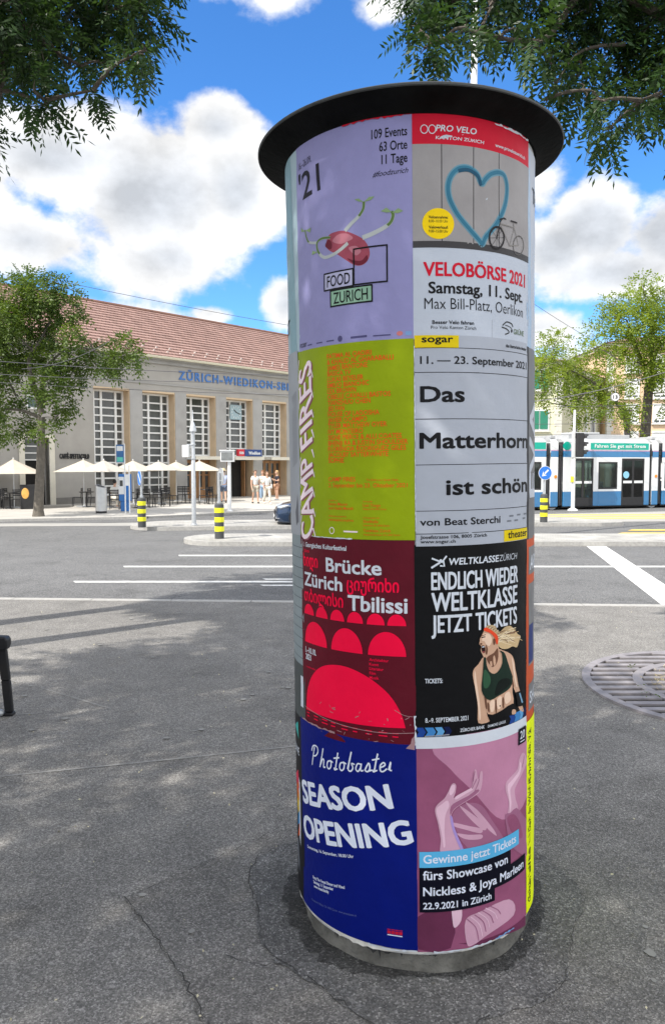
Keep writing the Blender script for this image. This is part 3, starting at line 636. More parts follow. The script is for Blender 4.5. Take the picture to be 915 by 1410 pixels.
# --- third row, left: Georgian festival
p = Poster('dark red culture festival poster with crimson arches', .001)
MAR = pc('maroon', 98, 14, 34, 1.25, var=.16); CRI = pc('crimson', 248, 0, 58, 1.6, rough=.65)
p.rect(Lz - .006, R3 - .03, Lr - .002, R2 + .004, MAR)
p.text('1. Georgisches Kulturfestival', -.605, 1.756, .019, WHITE, bold=.022, fit=.275); p.text('Zürich', -.598, 1.732, .012, CRI, bold=.02)
GE = dict(bold=.018)
p.text('ხიდი', -.604, 1.672, .050, CRI, fit=.112, **GE); p.text('Brücke', -.440, 1.664, .056, WHITE, bold=.026, fit=.262)
p.text('Zürich', -.600, 1.588, .056, WHITE, bold=.026, fit=.246); p.text('ციურიხი', -.330, 1.596, .050, CRI, fit=.222, **GE)
p.text('თბილისი', -.604, 1.520, .050, CRI, fit=.255, **GE); p.text('Tbilissi', -.326, 1.514, .060, WHITE, bold=.026, fit=.250)
def arch(u0, u1, z, hz, l=2): p.ell((u0 + u1) / 2, z, (u1 - u0) / 2, hz, CRI, l, 0, 180, 24)
for u0, u1 in ((-.606, -.526), (-.510, -.434), (-.418, -.345), (-.331, -.257), (-.241, -.166), (-.155, -.080)): arch(u0, u1, 1.462, .046)
for u0, u1 in ((-.604, -.440), (-.415, -.261), (-.237, -.081)): arch(u0, u1, 1.338, .098)
p.text('1.–10.10.', -.600, 1.292, .024, WHITE, bold=.025, xs=.72); p.text('2021', -.598, 1.262, .024, WHITE, bold=.025, xs=.72); p.text('bruecke-tbilissi.ch', -.596, 1.225, .009, CRI)
p.poly(spline([(-.604, 1.035), (-.590, 1.12), (-.545, 1.20), (-.47, 1.255), (-.38, 1.276), (-.30, 1.268), (-.22, 1.235), (-.15, 1.18), (-.105, 1.11), (-.086, 1.048)], 5), CRI, 2)
for i, s_ in enumerate(('Architektur', 'Kunst', 'Literatur', 'Film', 'Musik')): p.text(s_, -.232, 1.313 - i * .0185, .0115, CRI, 1, bold=.01)
for z_ in (1.022, 1.008): 
    for k in range(9): p.rect(-.595 + k * .057, z_, -.595 + k * .057 + .02 + .004 * ((k * 7) % 5), z_ + .004, CRI, 2)
rr = random.Random(2); SCR = pc('scuff', 190, 150, 155, 1)
for k in range(26):
    u = rr.uniform(-.5, -.05); z = rr.uniform(.97, 1.10); p.ribbon([(u, z), (u + rr.uniform(-.02, .03), z + rr.uniform(-.012, .012))], rr.uniform(.0008, .003), SCR, 3)
p.ribbon(spline([(-.62, 1.045), (-.40, 1.028), (-.20, 1.022), (-.045, 1.03)], 6), .0025, SCR, 3); p.ribbon(spline([(-.13, 1.12), (-.09, 1.10), (-.05, 1.095)], 5), .002, SCR, 3)
p.poly([(-.085, .965), (-.050, .96), (-.048, 1.02), (-.062, 1.005), (-.066, .985)], SCR, 3)
p.ribbon(spline([(-.625, 1.775), (-.612, 1.762), (-.610, 1.74), (-.624, 1.725)], 5), .003, SCR, 3)
p.build()

# --- third row, right: athletics meeting
p = Poster('black athletics poster with a shouting runner', .002)
p.rect(Lr - .004, R3 - .02, .536, R2 - .020, BLK); p.rect(Lr - .004, R3 - .02, .536, 1.012, WHITE, 2)
p.ribbon([(.022, 1.732), (.062, 1.716), (.082, 1.74)], .007, WHITE); p.ribbon([(.02, 1.694), (.055, 1.715)], .008, WHITE); p.ribbon([(.055, 1.702), (.072, 1.70), (.068, 1.722)], .007, WHITE); p.ell(.058, 1.722, .006, .006, WHITE)
p.text('WELTKLASSE', .088, 1.704, .026, WHITE, bold=.022, fit=.232, shear=.12); p.text('ZÜRICH', .325, 1.704, .026, WHITE, bold=-.01, fit=.112, shear=.12)
for s_, z_, w_ in (('ENDLICH WIEDER', 1.607, .428), ('WELTKLASSE', 1.521, .424), ('JETZT TICKETS', 1.435, .420)): p.text(s_, .020, z_, .068 if s_[0] != 'W' else .072, WHITE, bold=.020, fit=w_)
p.text('TICKETS:', -.008, 1.232, .018, WHITE, bold=.02, fit=.07); p.text('8.–9. SEPTEMBER 2021', -.008, 1.072, .018, WHITE, bold=.015, fit=.178)
SK, SKD, SKL = pc('print_skin', 196, 158, 132, 1.5, var=.1), pc('print_skin_dark', 128, 88, 68, 1.0, var=.15), pc('print_skin_light', 226, 196, 172, 1.5)
HAIRB, HAIRL, GRN, BAND = pc('blond', 190, 165, 125, 1.5, var=.3), pc('blond_light', 225, 208, 175, 1.5), pc('top_green', 30, 52, 42, 1.0, var=.3), pc('headband', 222, 72, 40, 1.5)
def zp(pts): return [(560 + x / 4.816, 740 + y / 4.816) for x, y in pts]
MOU = pc('mouth', 45, 18, 18, 1.2)
p.px(zp([(505, 800), (470, 846), (442, 876), (433, 910), (438, 950), (450, 1010), (462, 1080), (466, 1140), (470, 1235), (543, 1226), (530, 1190), (522, 1150), (520, 1090), (520, 1000), (520, 900)]), SK, 3, 3)
p.px(zp([(605, 755), (650, 763), (690, 788), (706, 830), (712, 880), (722, 930), (736, 1000), (747, 1040), (754, 1100), (768, 1162), (742, 1152), (726, 1100), (715, 1040), (700, 1000), (680, 930), (655, 860), (620, 800)]), SK, 3, 3)
p.px(zp([(510, 800), (600, 745), (640, 775), (672, 860), (692, 940), (694, 1040), (700, 1110), (640, 1160), (560, 1185), (525, 1165), (512, 1060), (500, 960), (502, 860)]), SK, 4, 2)
p.px(zp([(445, 890), (452, 905), (458, 960), (470, 1040), (480, 1120), (484, 1200), (474, 1210), (468, 1130), (456, 1050), (443, 960)]), SKL, 4, 3); p.px(zp([(505, 900), (518, 980), (522, 1060), (526, 1140), (516, 1130), (506, 1050), (498, 960)]), SKD, 5, 3)
p.px(zp([(690, 800), (704, 850), (712, 920), (726, 990), (720, 1000), (704, 940), (694, 860)]), SKL, 4, 3); p.px(zp([(648, 800), (672, 862), (690, 930), (704, 990), (696, 1000), (676, 930), (656, 860)]), SKD, 5, 3)
p.px(zp([(515, 602), (500, 632), (490, 654), (479, 674), (477, 690), (474, 712), (484, 721), (486, 735), (484, 758), (494, 778), (505, 800), (522, 806), (536, 856), (556, 872), (590, 850), (606, 800), (604, 740), (592, 690), (588, 640), (560, 606)]), SK, 5, 3)
p.px(zp([(523, 806), (545, 786), (572, 770), (596, 740), (600, 800), (588, 845), (562, 866), (545, 850), (534, 836)]), SKD, 6, 3); p.px(zp([(566, 800), (576, 790), (584, 840), (570, 856)]), SK, 7, 2); p.px(zp([(545, 830), (556, 826), (560, 858), (548, 856)]), SK, 7, 2)
p.px(zp([(495, 650), (520, 640), (545, 650), (556, 690), (540, 725), (520, 715), (505, 690), (492, 690)]), SKL, 6, 3)
p.px(zp([(488, 724), (504, 721), (513, 738), (512, 762), (500, 772), (489, 752)]), MOU, 7, 3); p.px(zp([(490, 728), (505, 725), (507, 732), (492, 735)]), WHITE, 8); p.px(zp([(495, 762), (507, 758), (506, 766), (498, 769)]), pc('tongue', 170, 80, 80, 1.2), 8, 2)
p.px(zp([(486, 664), (512, 660), (514, 665), (488, 671)]), MOU, 7); p.px(zp([(483, 655), (514, 646), (516, 651), (484, 660)]), SKD, 7); p.px(zp([(478, 706), (490, 704), (492, 714), (480, 716)]), SKD, 7, 2); p.px(zp([(518, 716), (530, 745), (524, 782), (514, 770), (518, 745)]), SKD, 7, 3)
p.px(zp([(564, 680), (574, 676), (580, 692), (574, 718), (566, 712)]), SKD, 7, 3)
p.px(zp([(515, 600), (540, 586), (575, 592), (602, 634), (640, 602), (676, 594), (704, 618), (728, 650), (746, 662), (738, 690), (722, 736), (694, 730), (662, 745), (624, 745), (596, 718), (592, 670), (560, 626)]), HAIRB, 6, 3)
for k in range(46):
    a_, r1 = rr.uniform(-.75, .55), rr.uniform(.45, 1.12); x1, y1 = 592 + 150 * r1 * math.cos(a_), 668 + 105 * r1 * math.sin(a_) + 14; x0, y0 = 592 + rr.uniform(-4, 14), 668 + rr.uniform(-25, 35)
    q = zp([(x0, y0), ((x0 + x1) / 2, (y0 + y1) / 2 - rr.uniform(-6, 22)), (x1, y1)]); p.ribbon(spline([UZ(*c) for c in q], 5), rr.uniform(.0012, .0034), (HAIRL, HAIRB, SKD, HAIRL)[k % 4], 7 + .1 * (k % 9))
for k in range(8): q = zp([(528 + k * 8, 604 + k * 4), (545 + k * 7, 592 + k * 4), (566 + k * 5, 606 + k * 5)]); p.ribbon(spline([UZ(*c) for c in q], 4), .002, HAIRL if k % 2 else SKD, 8)
p.px(zp([(505, 606), (522, 602), (562, 628), (594, 662), (594, 712), (583, 706), (575, 674), (545, 640), (503, 622)]), BAND, 9, 3)
p.px(zp([(504, 802), (518, 806), (523, 850), (541, 894), (572, 910), (602, 890), (626, 840), (622, 776), (604, 756), (634, 766), (652, 800), (672, 870), (692, 930), (686, 985), (660, 1020), (600, 1056), (545, 1085), (510, 1062), (490, 1020), (492, 960), (500, 880)]), GRN, 8, 2)
p.px(zp([(508, 880), (540, 915), (548, 960), (530, 1000), (505, 1000), (498, 950)]), pc('top_green_light', 52, 92, 66, 1.2), 9, 3); p.px(zp([(600, 960), (660, 940), (680, 975), (620, 1030), (575, 1050)]), pc('top_green_dark', 14, 26, 22, 1), 9, 3)
for q in ([(545, 1095), (575, 1085), (570, 1150), (548, 1160)], [(590, 1075), (620, 1062), (615, 1130), (592, 1140)], [(640, 1050), (672, 1030), (680, 1085), (645, 1110)]): p.px(zp(q), SKL, 7, 3)
for q in ([(578, 1090), (586, 1086), (588, 1160), (580, 1164)], [(528, 1100), (538, 1110), (540, 1165), (530, 1150)], [(625, 1075), (634, 1070), (636, 1130), (628, 1134)]): p.px(zp(q), SKD, 7.5, 3)
p.px(zp([(605, 1118), (612, 1116), (612, 1126), (606, 1128)]), MOU, 8)
p.px(zp([(528, 1176), (560, 1180), (620, 1152), (692, 1108), (714, 1160), (705, 1182), (640, 1196), (560, 1228), (545, 1226)]), BLK, 8.5, 2); p.px(zp([(690, 1150), (712, 1150), (712, 1176), (688, 1180)]), SK, 9, 2)
p.px(zp([(712, 1036), (743, 1026), (768, 1120), (726, 1132)]), BLK, 8); p.px(zp([(734, 1042), (742, 1038), (760, 1102), (751, 1106)]), pc('wrist_blue', 130, 175, 205), 9)
CH = [pc('chevron%d' % i, *c, 1.1) for i, c in enumerate(((70, 145, 215), (30, 75, 160), (12, 30, 80), (105, 175, 230)))]
for k, (u0, u1) in enumerate(((-.046, -.005), (-.01, .035), (.03, .07), (.065, .10), (.385, .43), (.42, .47), (.46, .50), (.49, .536))):
    zz = 1.014; p.poly([(u0, zz), (u1 - .012, zz), (u1, zz + .019), (u1 - .012, zz + .038), (u0, zz + .038), (u0 + .012, zz + .019)], CH[(k * 3 + 1) % 4], 3)
p.rect(.115, 1.014, .38, 1.050, BLK, 3); p.text('ZÜRCHER BANK', .135, 1.026, .013, WHITE, 4, bold=.02, fit=.11); p.text('DIAMOND LEAGUE', .262, 1.026, .011, WHITE, 4, bold=.01, fit=.10)
p.px([(253, 0)] and [(584, 1013), (618, 1011), (618, 1012.5), (584, 1014.5)], pc('hair', 150, 152, 160), 4)
p.clip(Lr - .004, .536); p.build()

# --- bottom row, left: season opening
p = Poster('deep blue poster announcing a season opening', .0025)
BLU = pc('ultramarine', 0, 22, 122, 1.2, var=.08); BW = pc('bluewhite', 214, 220, 234, 1.5)
p.rect(-.672, R4, Lr - .002, R3 - .004, BLU)
SC = {'P': ([[(0, 0), (.10, .5), (.22, .98)], [(-.05, .72), (.10, 1.0), (.42, 1.0), (.50, .74), (.32, .52), (.10, .50)]], .56),
      'h': ([[(0, 0), (.12, .5), (.24, .98)], [(.04, .12), (.20, .42), (.30, .38), (.28, .05), (.42, .06)]], .42),
      'o': ([[(.26, .40), (.08, .36), (.02, .14), (.12, 0), (.26, .08), (.30, .30), (.24, .42), (.42, .34)]], .38),
      't': ([[(.02, .1), (.10, .0), (.20, .5), (.28, .86)], [(0, .56), (.36, .62)], [(.10, .0), (.26, .06)]], .30),
      'b': ([[(.02, .1), (.14, .55), (.24, .95), (.12, .4), (.06, .08), (.20, 0), (.32, .16), (.26, .38), (.42, .34)]], .38),
      'a': ([[(.28, .36), (.12, .38), (.02, .14), (.12, 0), (.26, .16), (.32, .40), (.28, .06), (.42, .06)]], .40),
      's': ([[(.0, .05), (.20, .42), (.26, .15), (.14, 0), (.02, .06)], [(.22, .03), (.36, .08)]], .30),
      'k': ([[(0, 0), (.12, .5), (.24, .98)], [(.05, .16), (.28, .42), (.14, .24), (.36, .02)]], .36),
      'e': ([[(.02, .18), (.26, .28), (.20, .42), (.04, .28), (.06, .02), (.20, 0), (.36, .12)]], .34),
      'i': ([[(.02, .05), (.12, .42), (.08, .06), (.18, .02)]], .2)}
uu, zz, hh, an = -.556, .800, .088, rad(9.5)
for ch in 'Photobastei':
    strokes, adv = SC[ch]
    for st in strokes: p.ribbon(spline([(uu + (x * math.cos(an) - y * math.sin(an)) * hh + y * hh * .18, zz + (x * math.sin(an) + y * math.cos(an)) * hh) for x, y in st], 5), .0062, BW, 2)
    uu += adv * hh * 1.22 * math.cos(an); zz += adv * hh * 1.22 * math.sin(an)
p.ell(uu - .002, zz + .05, .004, .005, BW)
p.text('SEASON', -.655, .596, .094, BW, bold=.040, fit=.528, rot=13.2); p.text('OPENING', -.645, .440, .094, BW, bold=.040, fit=.600, rot=13.2)
p.text('Donnerstag, 16. September, 18.00 Uhr', -.615, .400, .0125, BW, bold=.025, fit=.31, rot=13.2)
for i, s_ in enumerate(('Party The Vessel Dinner and Vibes!', 'Samstag, 11. September', 'www.vessel.family')): p.text(s_, -.565 + .004 * i, .282 - .018 * i, .0125, BW, bold=.025, xs=.80, rot=11)
p.text('Photobastei  Sihlquai 125  8005 Zürich  www.photobastei.ch', -.58, .176, .0085, pc('dim_blue', 110, 125, 185, 1), fit=.28, rot=9)
for k in range(4): p.rect(-.168 + k * .016, .183, -.154 + k * .016, .196, pc('logo_red', 205, 30, 62, 1.1), 2); p.rect(-.168 + k * .016, .199, -.154 + k * .016, .203, pc('logo_red', 205, 30, 62, 1.1), 2)
p.rect(-.168, .176, -.106, .180, BW, 2)
p.clip(-.672, Lr - .002); p.build()

# --- bottom row, right: showcase
p = Poster('mauve concert poster with raised arms', .002)
MAU = pc('mauve', 160, 90, 124, 1.2, var=.18); MAUL = pc('mauve_light', 192, 132, 162, 1.35, var=.12); MAUD = pc('mauve_dark', 118, 56, 88, 1.1, var=.2)
p.rect(Lr - .003, R4 - .006, .540, R3 + .01, MAU)
p.px([(600, 1026), (724, 1004), (723, 1100), (690, 1130), (650, 1090), (620, 1060)], MAUL, 1, 5)
p.px([(575, 1262), (610, 1250), (625, 1262), (620, 1306), (576, 1307)], MAUD, 1, 2); p.px([(630, 1300), (660, 1296), (722, 1262), (722, 1276), (690, 1290), (660, 1302)], MAUD, 1)
ARM, ARML, ARMD = pc('arm', 206, 160, 182, 1.4, var=.08), pc('arm_light', 222, 184, 202, 1.5), pc('arm_shade', 168, 108, 140, 1.25)
# sleeve and crossing hand
p.px([(622, 1124), (634, 1110), (650, 1106), (664, 1112), (676, 1130), (690, 1152), (700, 1172), (660, 1180), (640, 1165), (630, 1150)], ARMD, 2, 4)
for pts in ([(623, 1133), (645, 1138), (662, 1142), (660, 1148), (640, 1143), (624, 1138)], [(628, 1148), (645, 1150), (662, 1150), (660, 1156), (640, 1156)], [(632, 1110), (650, 1122), (668, 1138), (664, 1144), (646, 1128)], [(640, 1106), (656, 1116), (676, 1140), (682, 1152), (668, 1140)]): p.px(pts, ARM, 3, 4)
def zq(pts): return [(560 + x / 3.916, 1000 + y / 3.916) for x, y in pts]
p.px(zq([(185, 690), (181, 610), (166, 525), (152, 472), (151, 442), (166, 418), (200, 388), (224, 346), (238, 316), (252, 308), (263, 322), (259, 358), (250, 388), (276, 370), (320, 346), (345, 330), (354, 292), (357, 252), (363, 235), (371, 242), (377, 282), (386, 284), (391, 252), (398, 244), (404, 258), (401, 318), (386, 360), (342, 392), (292, 422), (252, 452), (236, 490), (246, 540), (266, 592), (292, 655), (300, 690)]), ARM, 4, 3)
p.px(zq([(160, 440), (185, 420), (215, 400), (225, 430), (205, 480), (200, 560), (205, 640), (195, 650), (186, 580), (170, 510), (158, 465)]), ARML, 5, 3); p.px(zq([(232, 330), (246, 316), (256, 322), (252, 350), (236, 372), (226, 362)]), ARML, 5, 3)
p.px(zq([(235, 430), (280, 400), (330, 375), (372, 345), (386, 352), (342, 388), (292, 418), (250, 448), (232, 480)]), ARMD, 5, 3); p.px(zq([(258, 380), (310, 352), (344, 334), (350, 345), (310, 368), (262, 395)]), ARML, 6, 3)
for q in ([(346, 340), (356, 318), (372, 284)], [(362, 350), (376, 320), (386, 286)], [(352, 300), (357, 268), (362, 244)]): p.ribbon(spline([UZ(*c) for c in zq(q)], 4), .0028, ARMD, 7)
p.px(zq([(230, 485), (242, 490), (252, 540), (272, 595), (300, 660), (286, 664), (262, 610), (240, 545)]), pc('arm_rim', 176, 150, 214, 1.3), 6, 3)
p.px(zq([(540, 486), (546, 420), (528, 352), (530, 312), (556, 280), (590, 240), (600, 192), (612, 160), (624, 150), (636, 172), (640, 206), (622, 250), (592, 310), (576, 352), (582, 402), (594, 450), (570, 480)]), ARM, 3, 3)
p.px(zq([(536, 330), (562, 296), (596, 250), (604, 200), (612, 215), (604, 262), (572, 312), (552, 350), (558, 420), (552, 470), (546, 400)]), ARML, 4, 3); p.ribbon(spline([UZ(*c) for c in zq([(612, 230), (622, 200), (626, 165)])], 4), .003, ARMD, 5)
p.px(zq([(525, 482), (552, 474), (585, 446), (622, 490), (646, 532), (647, 700), (600, 690), (550, 640), (532, 550)]), ARMD, 3.5, 2); p.px(zq([(535, 500), (570, 480), (600, 520), (620, 600), (590, 610), (555, 570)]), MAU, 4.2, 3)
p.px([(640, 1268), (660, 1256), (700, 1240), (706, 1262), (668, 1290), (650, 1302), (642, 1300)], ARM, 2, 4); p.px([(622, 1250), (634, 1248), (634, 1268), (625, 1278), (622, 1266)], ARML, 3, 3)
for k in range(7): p.ribbon(spline([UZ(642 + 5 * k, 1266 - 3 * k), UZ(654 + 5 * k, 1278 - 4 * k), UZ(658 + 5 * k, 1296 - 6 * k)], 5), .004, ARML if k % 2 else ARMD, 4)
CY_, NV = pc('cyan', 88, 176, 222, 1.45), pc('navy', 10, 12, 32, 1.0)
p.rect(-.036, .474, .456, .540, CY_, 8); p.text('Gewinne jetzt Tickets', -.020, .492, .034, BW, 9, bold=.014, fit=.452)
p.rect(-.036, .410, .392, .474, NV, 8); p.rect(-.036, .338, .512, .410, NV, 8); p.rect(-.036, .286, .296, .338, NV, 8)
p.text('fürs Showcase von', -.022, .424, .036, BW, 9, bold=.02, fit=.392); p.text('Nickless & Joya Marleen', -.022, .356, .036, BW, 9, bold=.02, fit=.515); p.text('22.9.2021 in Zürich', -.022, .300, .027, BW, 9, bold=.02, fit=.298)
p.rect(.452, .905, .520, .975, NV, 8); p.text('20', .486, .928, .034, BW, 9, bold=.01, fit=.042, align='C'); p.rect(.466, .914, .506, .918, BW, 9)
p.clip(Lr - .003, .540); p.build()

# --- neighbouring posters, seen edge-on left and right
def side(label, u0, u1, z0, z1, base, col, fn=None, dz=0):
    global p
    p = Poster(label, base); p.rect(u0, z0, u1, z1, col)
    if fn: fn(u0, u1, z0, z1)
    p.clip(u0, u1); p.build()
LU0, LU1, RU0, RU1 = -1.20, -.612, .530, 1.11
def f1(u0, u1, z0, z1): p.poly([(u1 - .25, z1), (u1 - .08, z1), (u1 - .03, z0), (u1 - .12, z0)], pc('pale_teal', 150, 185, 195), 1); p.text('KONZERT', u0 + .06, z0 + .1, .06, INK, bold=.02)
side('pale blue poster half hidden on the left of the top row', LU0, LU1 + .008, R1 + .005, R1t, .0008, pc('icy', 182, 206, 216), f1)
def f2(u0, u1, z0, z1):
    for k in range(26): p.ribbon([(u1 - .09, 2.10 + k * .012), (u1 - .02, 2.125 + k * .012)], .003, pc('pencil', 120, 122, 130, 1), 1)
    p.poly([(u1 - .06, 1.9), (u1 - .03, 1.98), (u1 - .02, 1.86), (u1 - .05, 1.84)], pc('pencil', 120, 122, 130, 1), 1)
side('grey white poster with pencil hatching on the left', LU0, LU1 - .012, R2 - .005, R1 + .012, .0045, pc('greywhite', 176, 180, 186), f2)
def f3(u0, u1, z0, z1):
    for k in range(12): p.rect(u0, 1.25 + k * .045, u1, 1.253 + k * .045, pc('gridline', 105, 115, 120, 1), 1)
    p.rect(u0, z0, u1, 1.22, pc('gridgrey', 92, 98, 98, 1), 1); p.rect(u1 - .05, 1.03, u1 - .02, 1.17, pc('white', 205, 211, 222), 2)
side('grey gridded poster on the left of the third row', LU0, LU1 - .004, R3 - .01, R2 + .004, .0006, pc('gridpaper', 150, 162, 166), f3)
def f4(u0, u1, z0, z1):
    p.poly([(u1 - .14, .90), (u1 - .07, .94), (u1 - .06, .86)], pc('teal', 70, 190, 180), 1); p.text('JUNE', u1 - .17, .785, .035, WHITE, bold=.02)
    for k, c in enumerate(((225, 60, 90), (240, 120, 30), (235, 200, 60), (60, 150, 210), (235, 100, 40))): zz = .66 - k * .055; p.poly([(u1 - .16 + .02 * k, zz), (u1 - .08, zz + .05), (u1 - .065, zz - .03), (u1 - .11, zz - .06)], pc('bright%d' % k, *c), 2)
    p.poly([(u1 - .075, .68), (u1 - .05, .66), (u1 - .05, .36), (u1 - .07, .40)], WHITE, 1); p.poly([(u1 - .13, .36), (u1 - .10, .38), (u1 - .09, .22), (u1 - .12, .25)], pc('logo_pale', 135, 140, 150, 1), 2)
side('black poster with bright shapes on the left of the bottom row', LU0, -.655, R4 - .004, R3 + .01, .0015, pc('softblack', 30, 30, 34, 1), f4)
def g1(u0, u1, z0, z1): p.poly([(u0, z0), (u0 + .07, z0), (u0 + .04, z1), (u0, z1)], pc('pale_sky', 175, 200, 225), 1); p.text('THEATER', u0 + .08, 3.2, .06, INK, bold=.02)
side('white and pale blue poster on the right of the top row', RU0, RU1, R1 + .002, R1t - .03, .0012, pc('paperwhite', 200, 206, 216), g1)
def g2(u0, u1, z0, z1): p.text('EVA', u0 + .16, 1.95, .12, pc('paperwhite', 200, 206, 216), bold=.04, fit=.42, rot=90); p.rect(u0, z0, u0 + .028, z1, pc('charcoal', 60, 60, 64, 1), 1)
side('grey poster with pale vertical lettering on the right', RU0 + .004, RU1, R2 - .03, R1 + .004, .0018, pc('midgrey', 128, 128, 130, 1.1), g2)
def g3(u0, u1, z0, z1):
    for z_ in (1.62, 1.22, 1.02): p.rect(u0 + .03, z_, u1 - .03, z_ + (.12 if z_ != 1.22 else .36), pc('photo_grey', 140, 140, 142, 1.1, var=.3), 1)
    p.rect(u0 + .036, 1.23, u0 + .12, 1.40, pc('photo_blue', 52, 66, 130, 1.05), 2); p.text('ARENA', u0 + .05, 1.64, .06, WHITE, 2, bold=.02); p.text('SHOW', u0 + .05, 1.05, .05, WHITE, 2, bold=.02)
side('orange bordered poster with grey pictures on the right', RU0 + .004, RU1, R3 - .03, R2 - .024, .0012, pc('vermilion', 222, 96, 52, 1.05), g3)
NEO = pc('neon', 224, 240, 0, 1.5)
def g4(u0, u1, z0, z1):
    for k, s_ in enumerate(('So. 12.', 'Krimi', 'im Wald', '— Der', 'alte', 'Garten')): p.text(s_, u0 + .062, z1 - .02 - (k + 1) * .135, .036, INK, bold=.01, fit=.115, shear=.2, rot=90)
    for k in range(22): p.ribbon([(u0 + .02, z0 + .05 + k * .036), (u0 + .055, z0 + .06 + k * .036)], .003, INK, 2)
side('neon yellow poster with handwritten words on the right', RU0 + .006, RU1, R4 - .002, R3 - .005, .003, NEO, g4)
for z0, z1, c in ((R1, R1t - .01, (190, 120, 110)), (R2, R1, (120, 150, 170)), (R3, R2, (205, 200, 190)), (R4, R3, (90, 110, 90))):
    p = Poster('poster on the far side of the column', .001); p.rect(1.115, z0, 1.70, z1, pc('back%d' % c[0], *c)); p.text('HERBST', 1.17, z1 - .2, .07, INK, bold=.02); p.build()
    p = Poster('poster on the back of the column', .0012); p.rect(1.70, z0, 2.28, z1, pc('backb%d' % c[1], c[1], c[2], c[0])); p.text('MUSIK', 1.76, z0 + .15, .07, WHITE, bold=.02); p.build()

# ------------------------------------------------------------------ the station (local x along the facade, y into the building)
ST_O = Vector((-14.1, 37.5)); ST_A = math.atan2(.737, .676)
def ST(t, off=0.0): return (ST_O.x + .676 * t + .737 * off, ST_O.y + .737 * t - .676 * off)     # off = metres in front of the facade
station = thing('station_building', (ST_O.x, ST_O.y, 0), 'long pale railway station with tall gridded windows and a reddish tiled roof', 'station', ST_A)
M_plas = mat('grey_plaster', (.385, .365, .335), .9, var=.09, scale=.7, bump=.12, bscale=25, dirt=.25)
M_pil = mat('pilaster_stone', (.375, .365, .35), .85, var=.09, scale=1.1, bump=.12, bscale=25, dirt=.28)
M_sand = mat('warm_sandstone', (.62, .47, .31), .85, var=.10, scale=1.6, bump=.1, bscale=30)
M_cream = mat('cream_trim', (.68, .64, .54), .7, var=.08, scale=1.5)
M_plinth = mat('plinth_stone', (.20, .19, .175), .85, var=.15, scale=2, bump=.2)
M_wframe = mat('white_window_frame', (.80, .80, .78), .55, var=.04, scale=2)
M_pane = mat('dark_window_glass', (.085, .088, .085), .12, var=.45, scale=.8, spec=.6)
M_wood = mat('honey_door_wood', (.36, .19, .085), .5, var=.2, scale=3)
M_dark = mat('dark_interior', (.012, .011, .010), .9, var=.3)
M_tile = brickmat('roof_tiles', (.36, .23, .195), (.30, .185, .155), (.13, .075, .06), .24, 40, msize=.012, bump=.4, rough=.8, var=.35)
M_gutter = mat('pale_gutter', (.58, .54, .40), .6, .0, var=.08)
M_letter = mat('blue_letters', (.06, .19, .50), .5, var=.08)
ZT, ZE, DP, BAY, OPW, T0, NB = 6.25, 8.02, .6, 2.97, 2.18, 2.27, 9
TEND = T0 + BAY * NB + .6
b = MB()
b.box(-12, 0, 0, -1.62, 12, ZE); b.box(-.12, 0, 0, T0, 12, ZE); b.box(-1.62, 0, 3.55, -.12, 12, ZE); b.box(-1.62, .5, 0, -.12, 12, 3.55)
b.box(T0, 0, ZT, TEND, 12, ZE); b.box(T0, DP + .15, 0, TEND, 12, ZT)
b.build('wall', M_plas, station)
b = MB(); b.box(-12, -.04, 0, -1.75, -.002, .42); b.box(0.02, -.04, 0, T0 + .05, -.002, .42); b.build('plinth', M_plinth, station, bevel=.01)
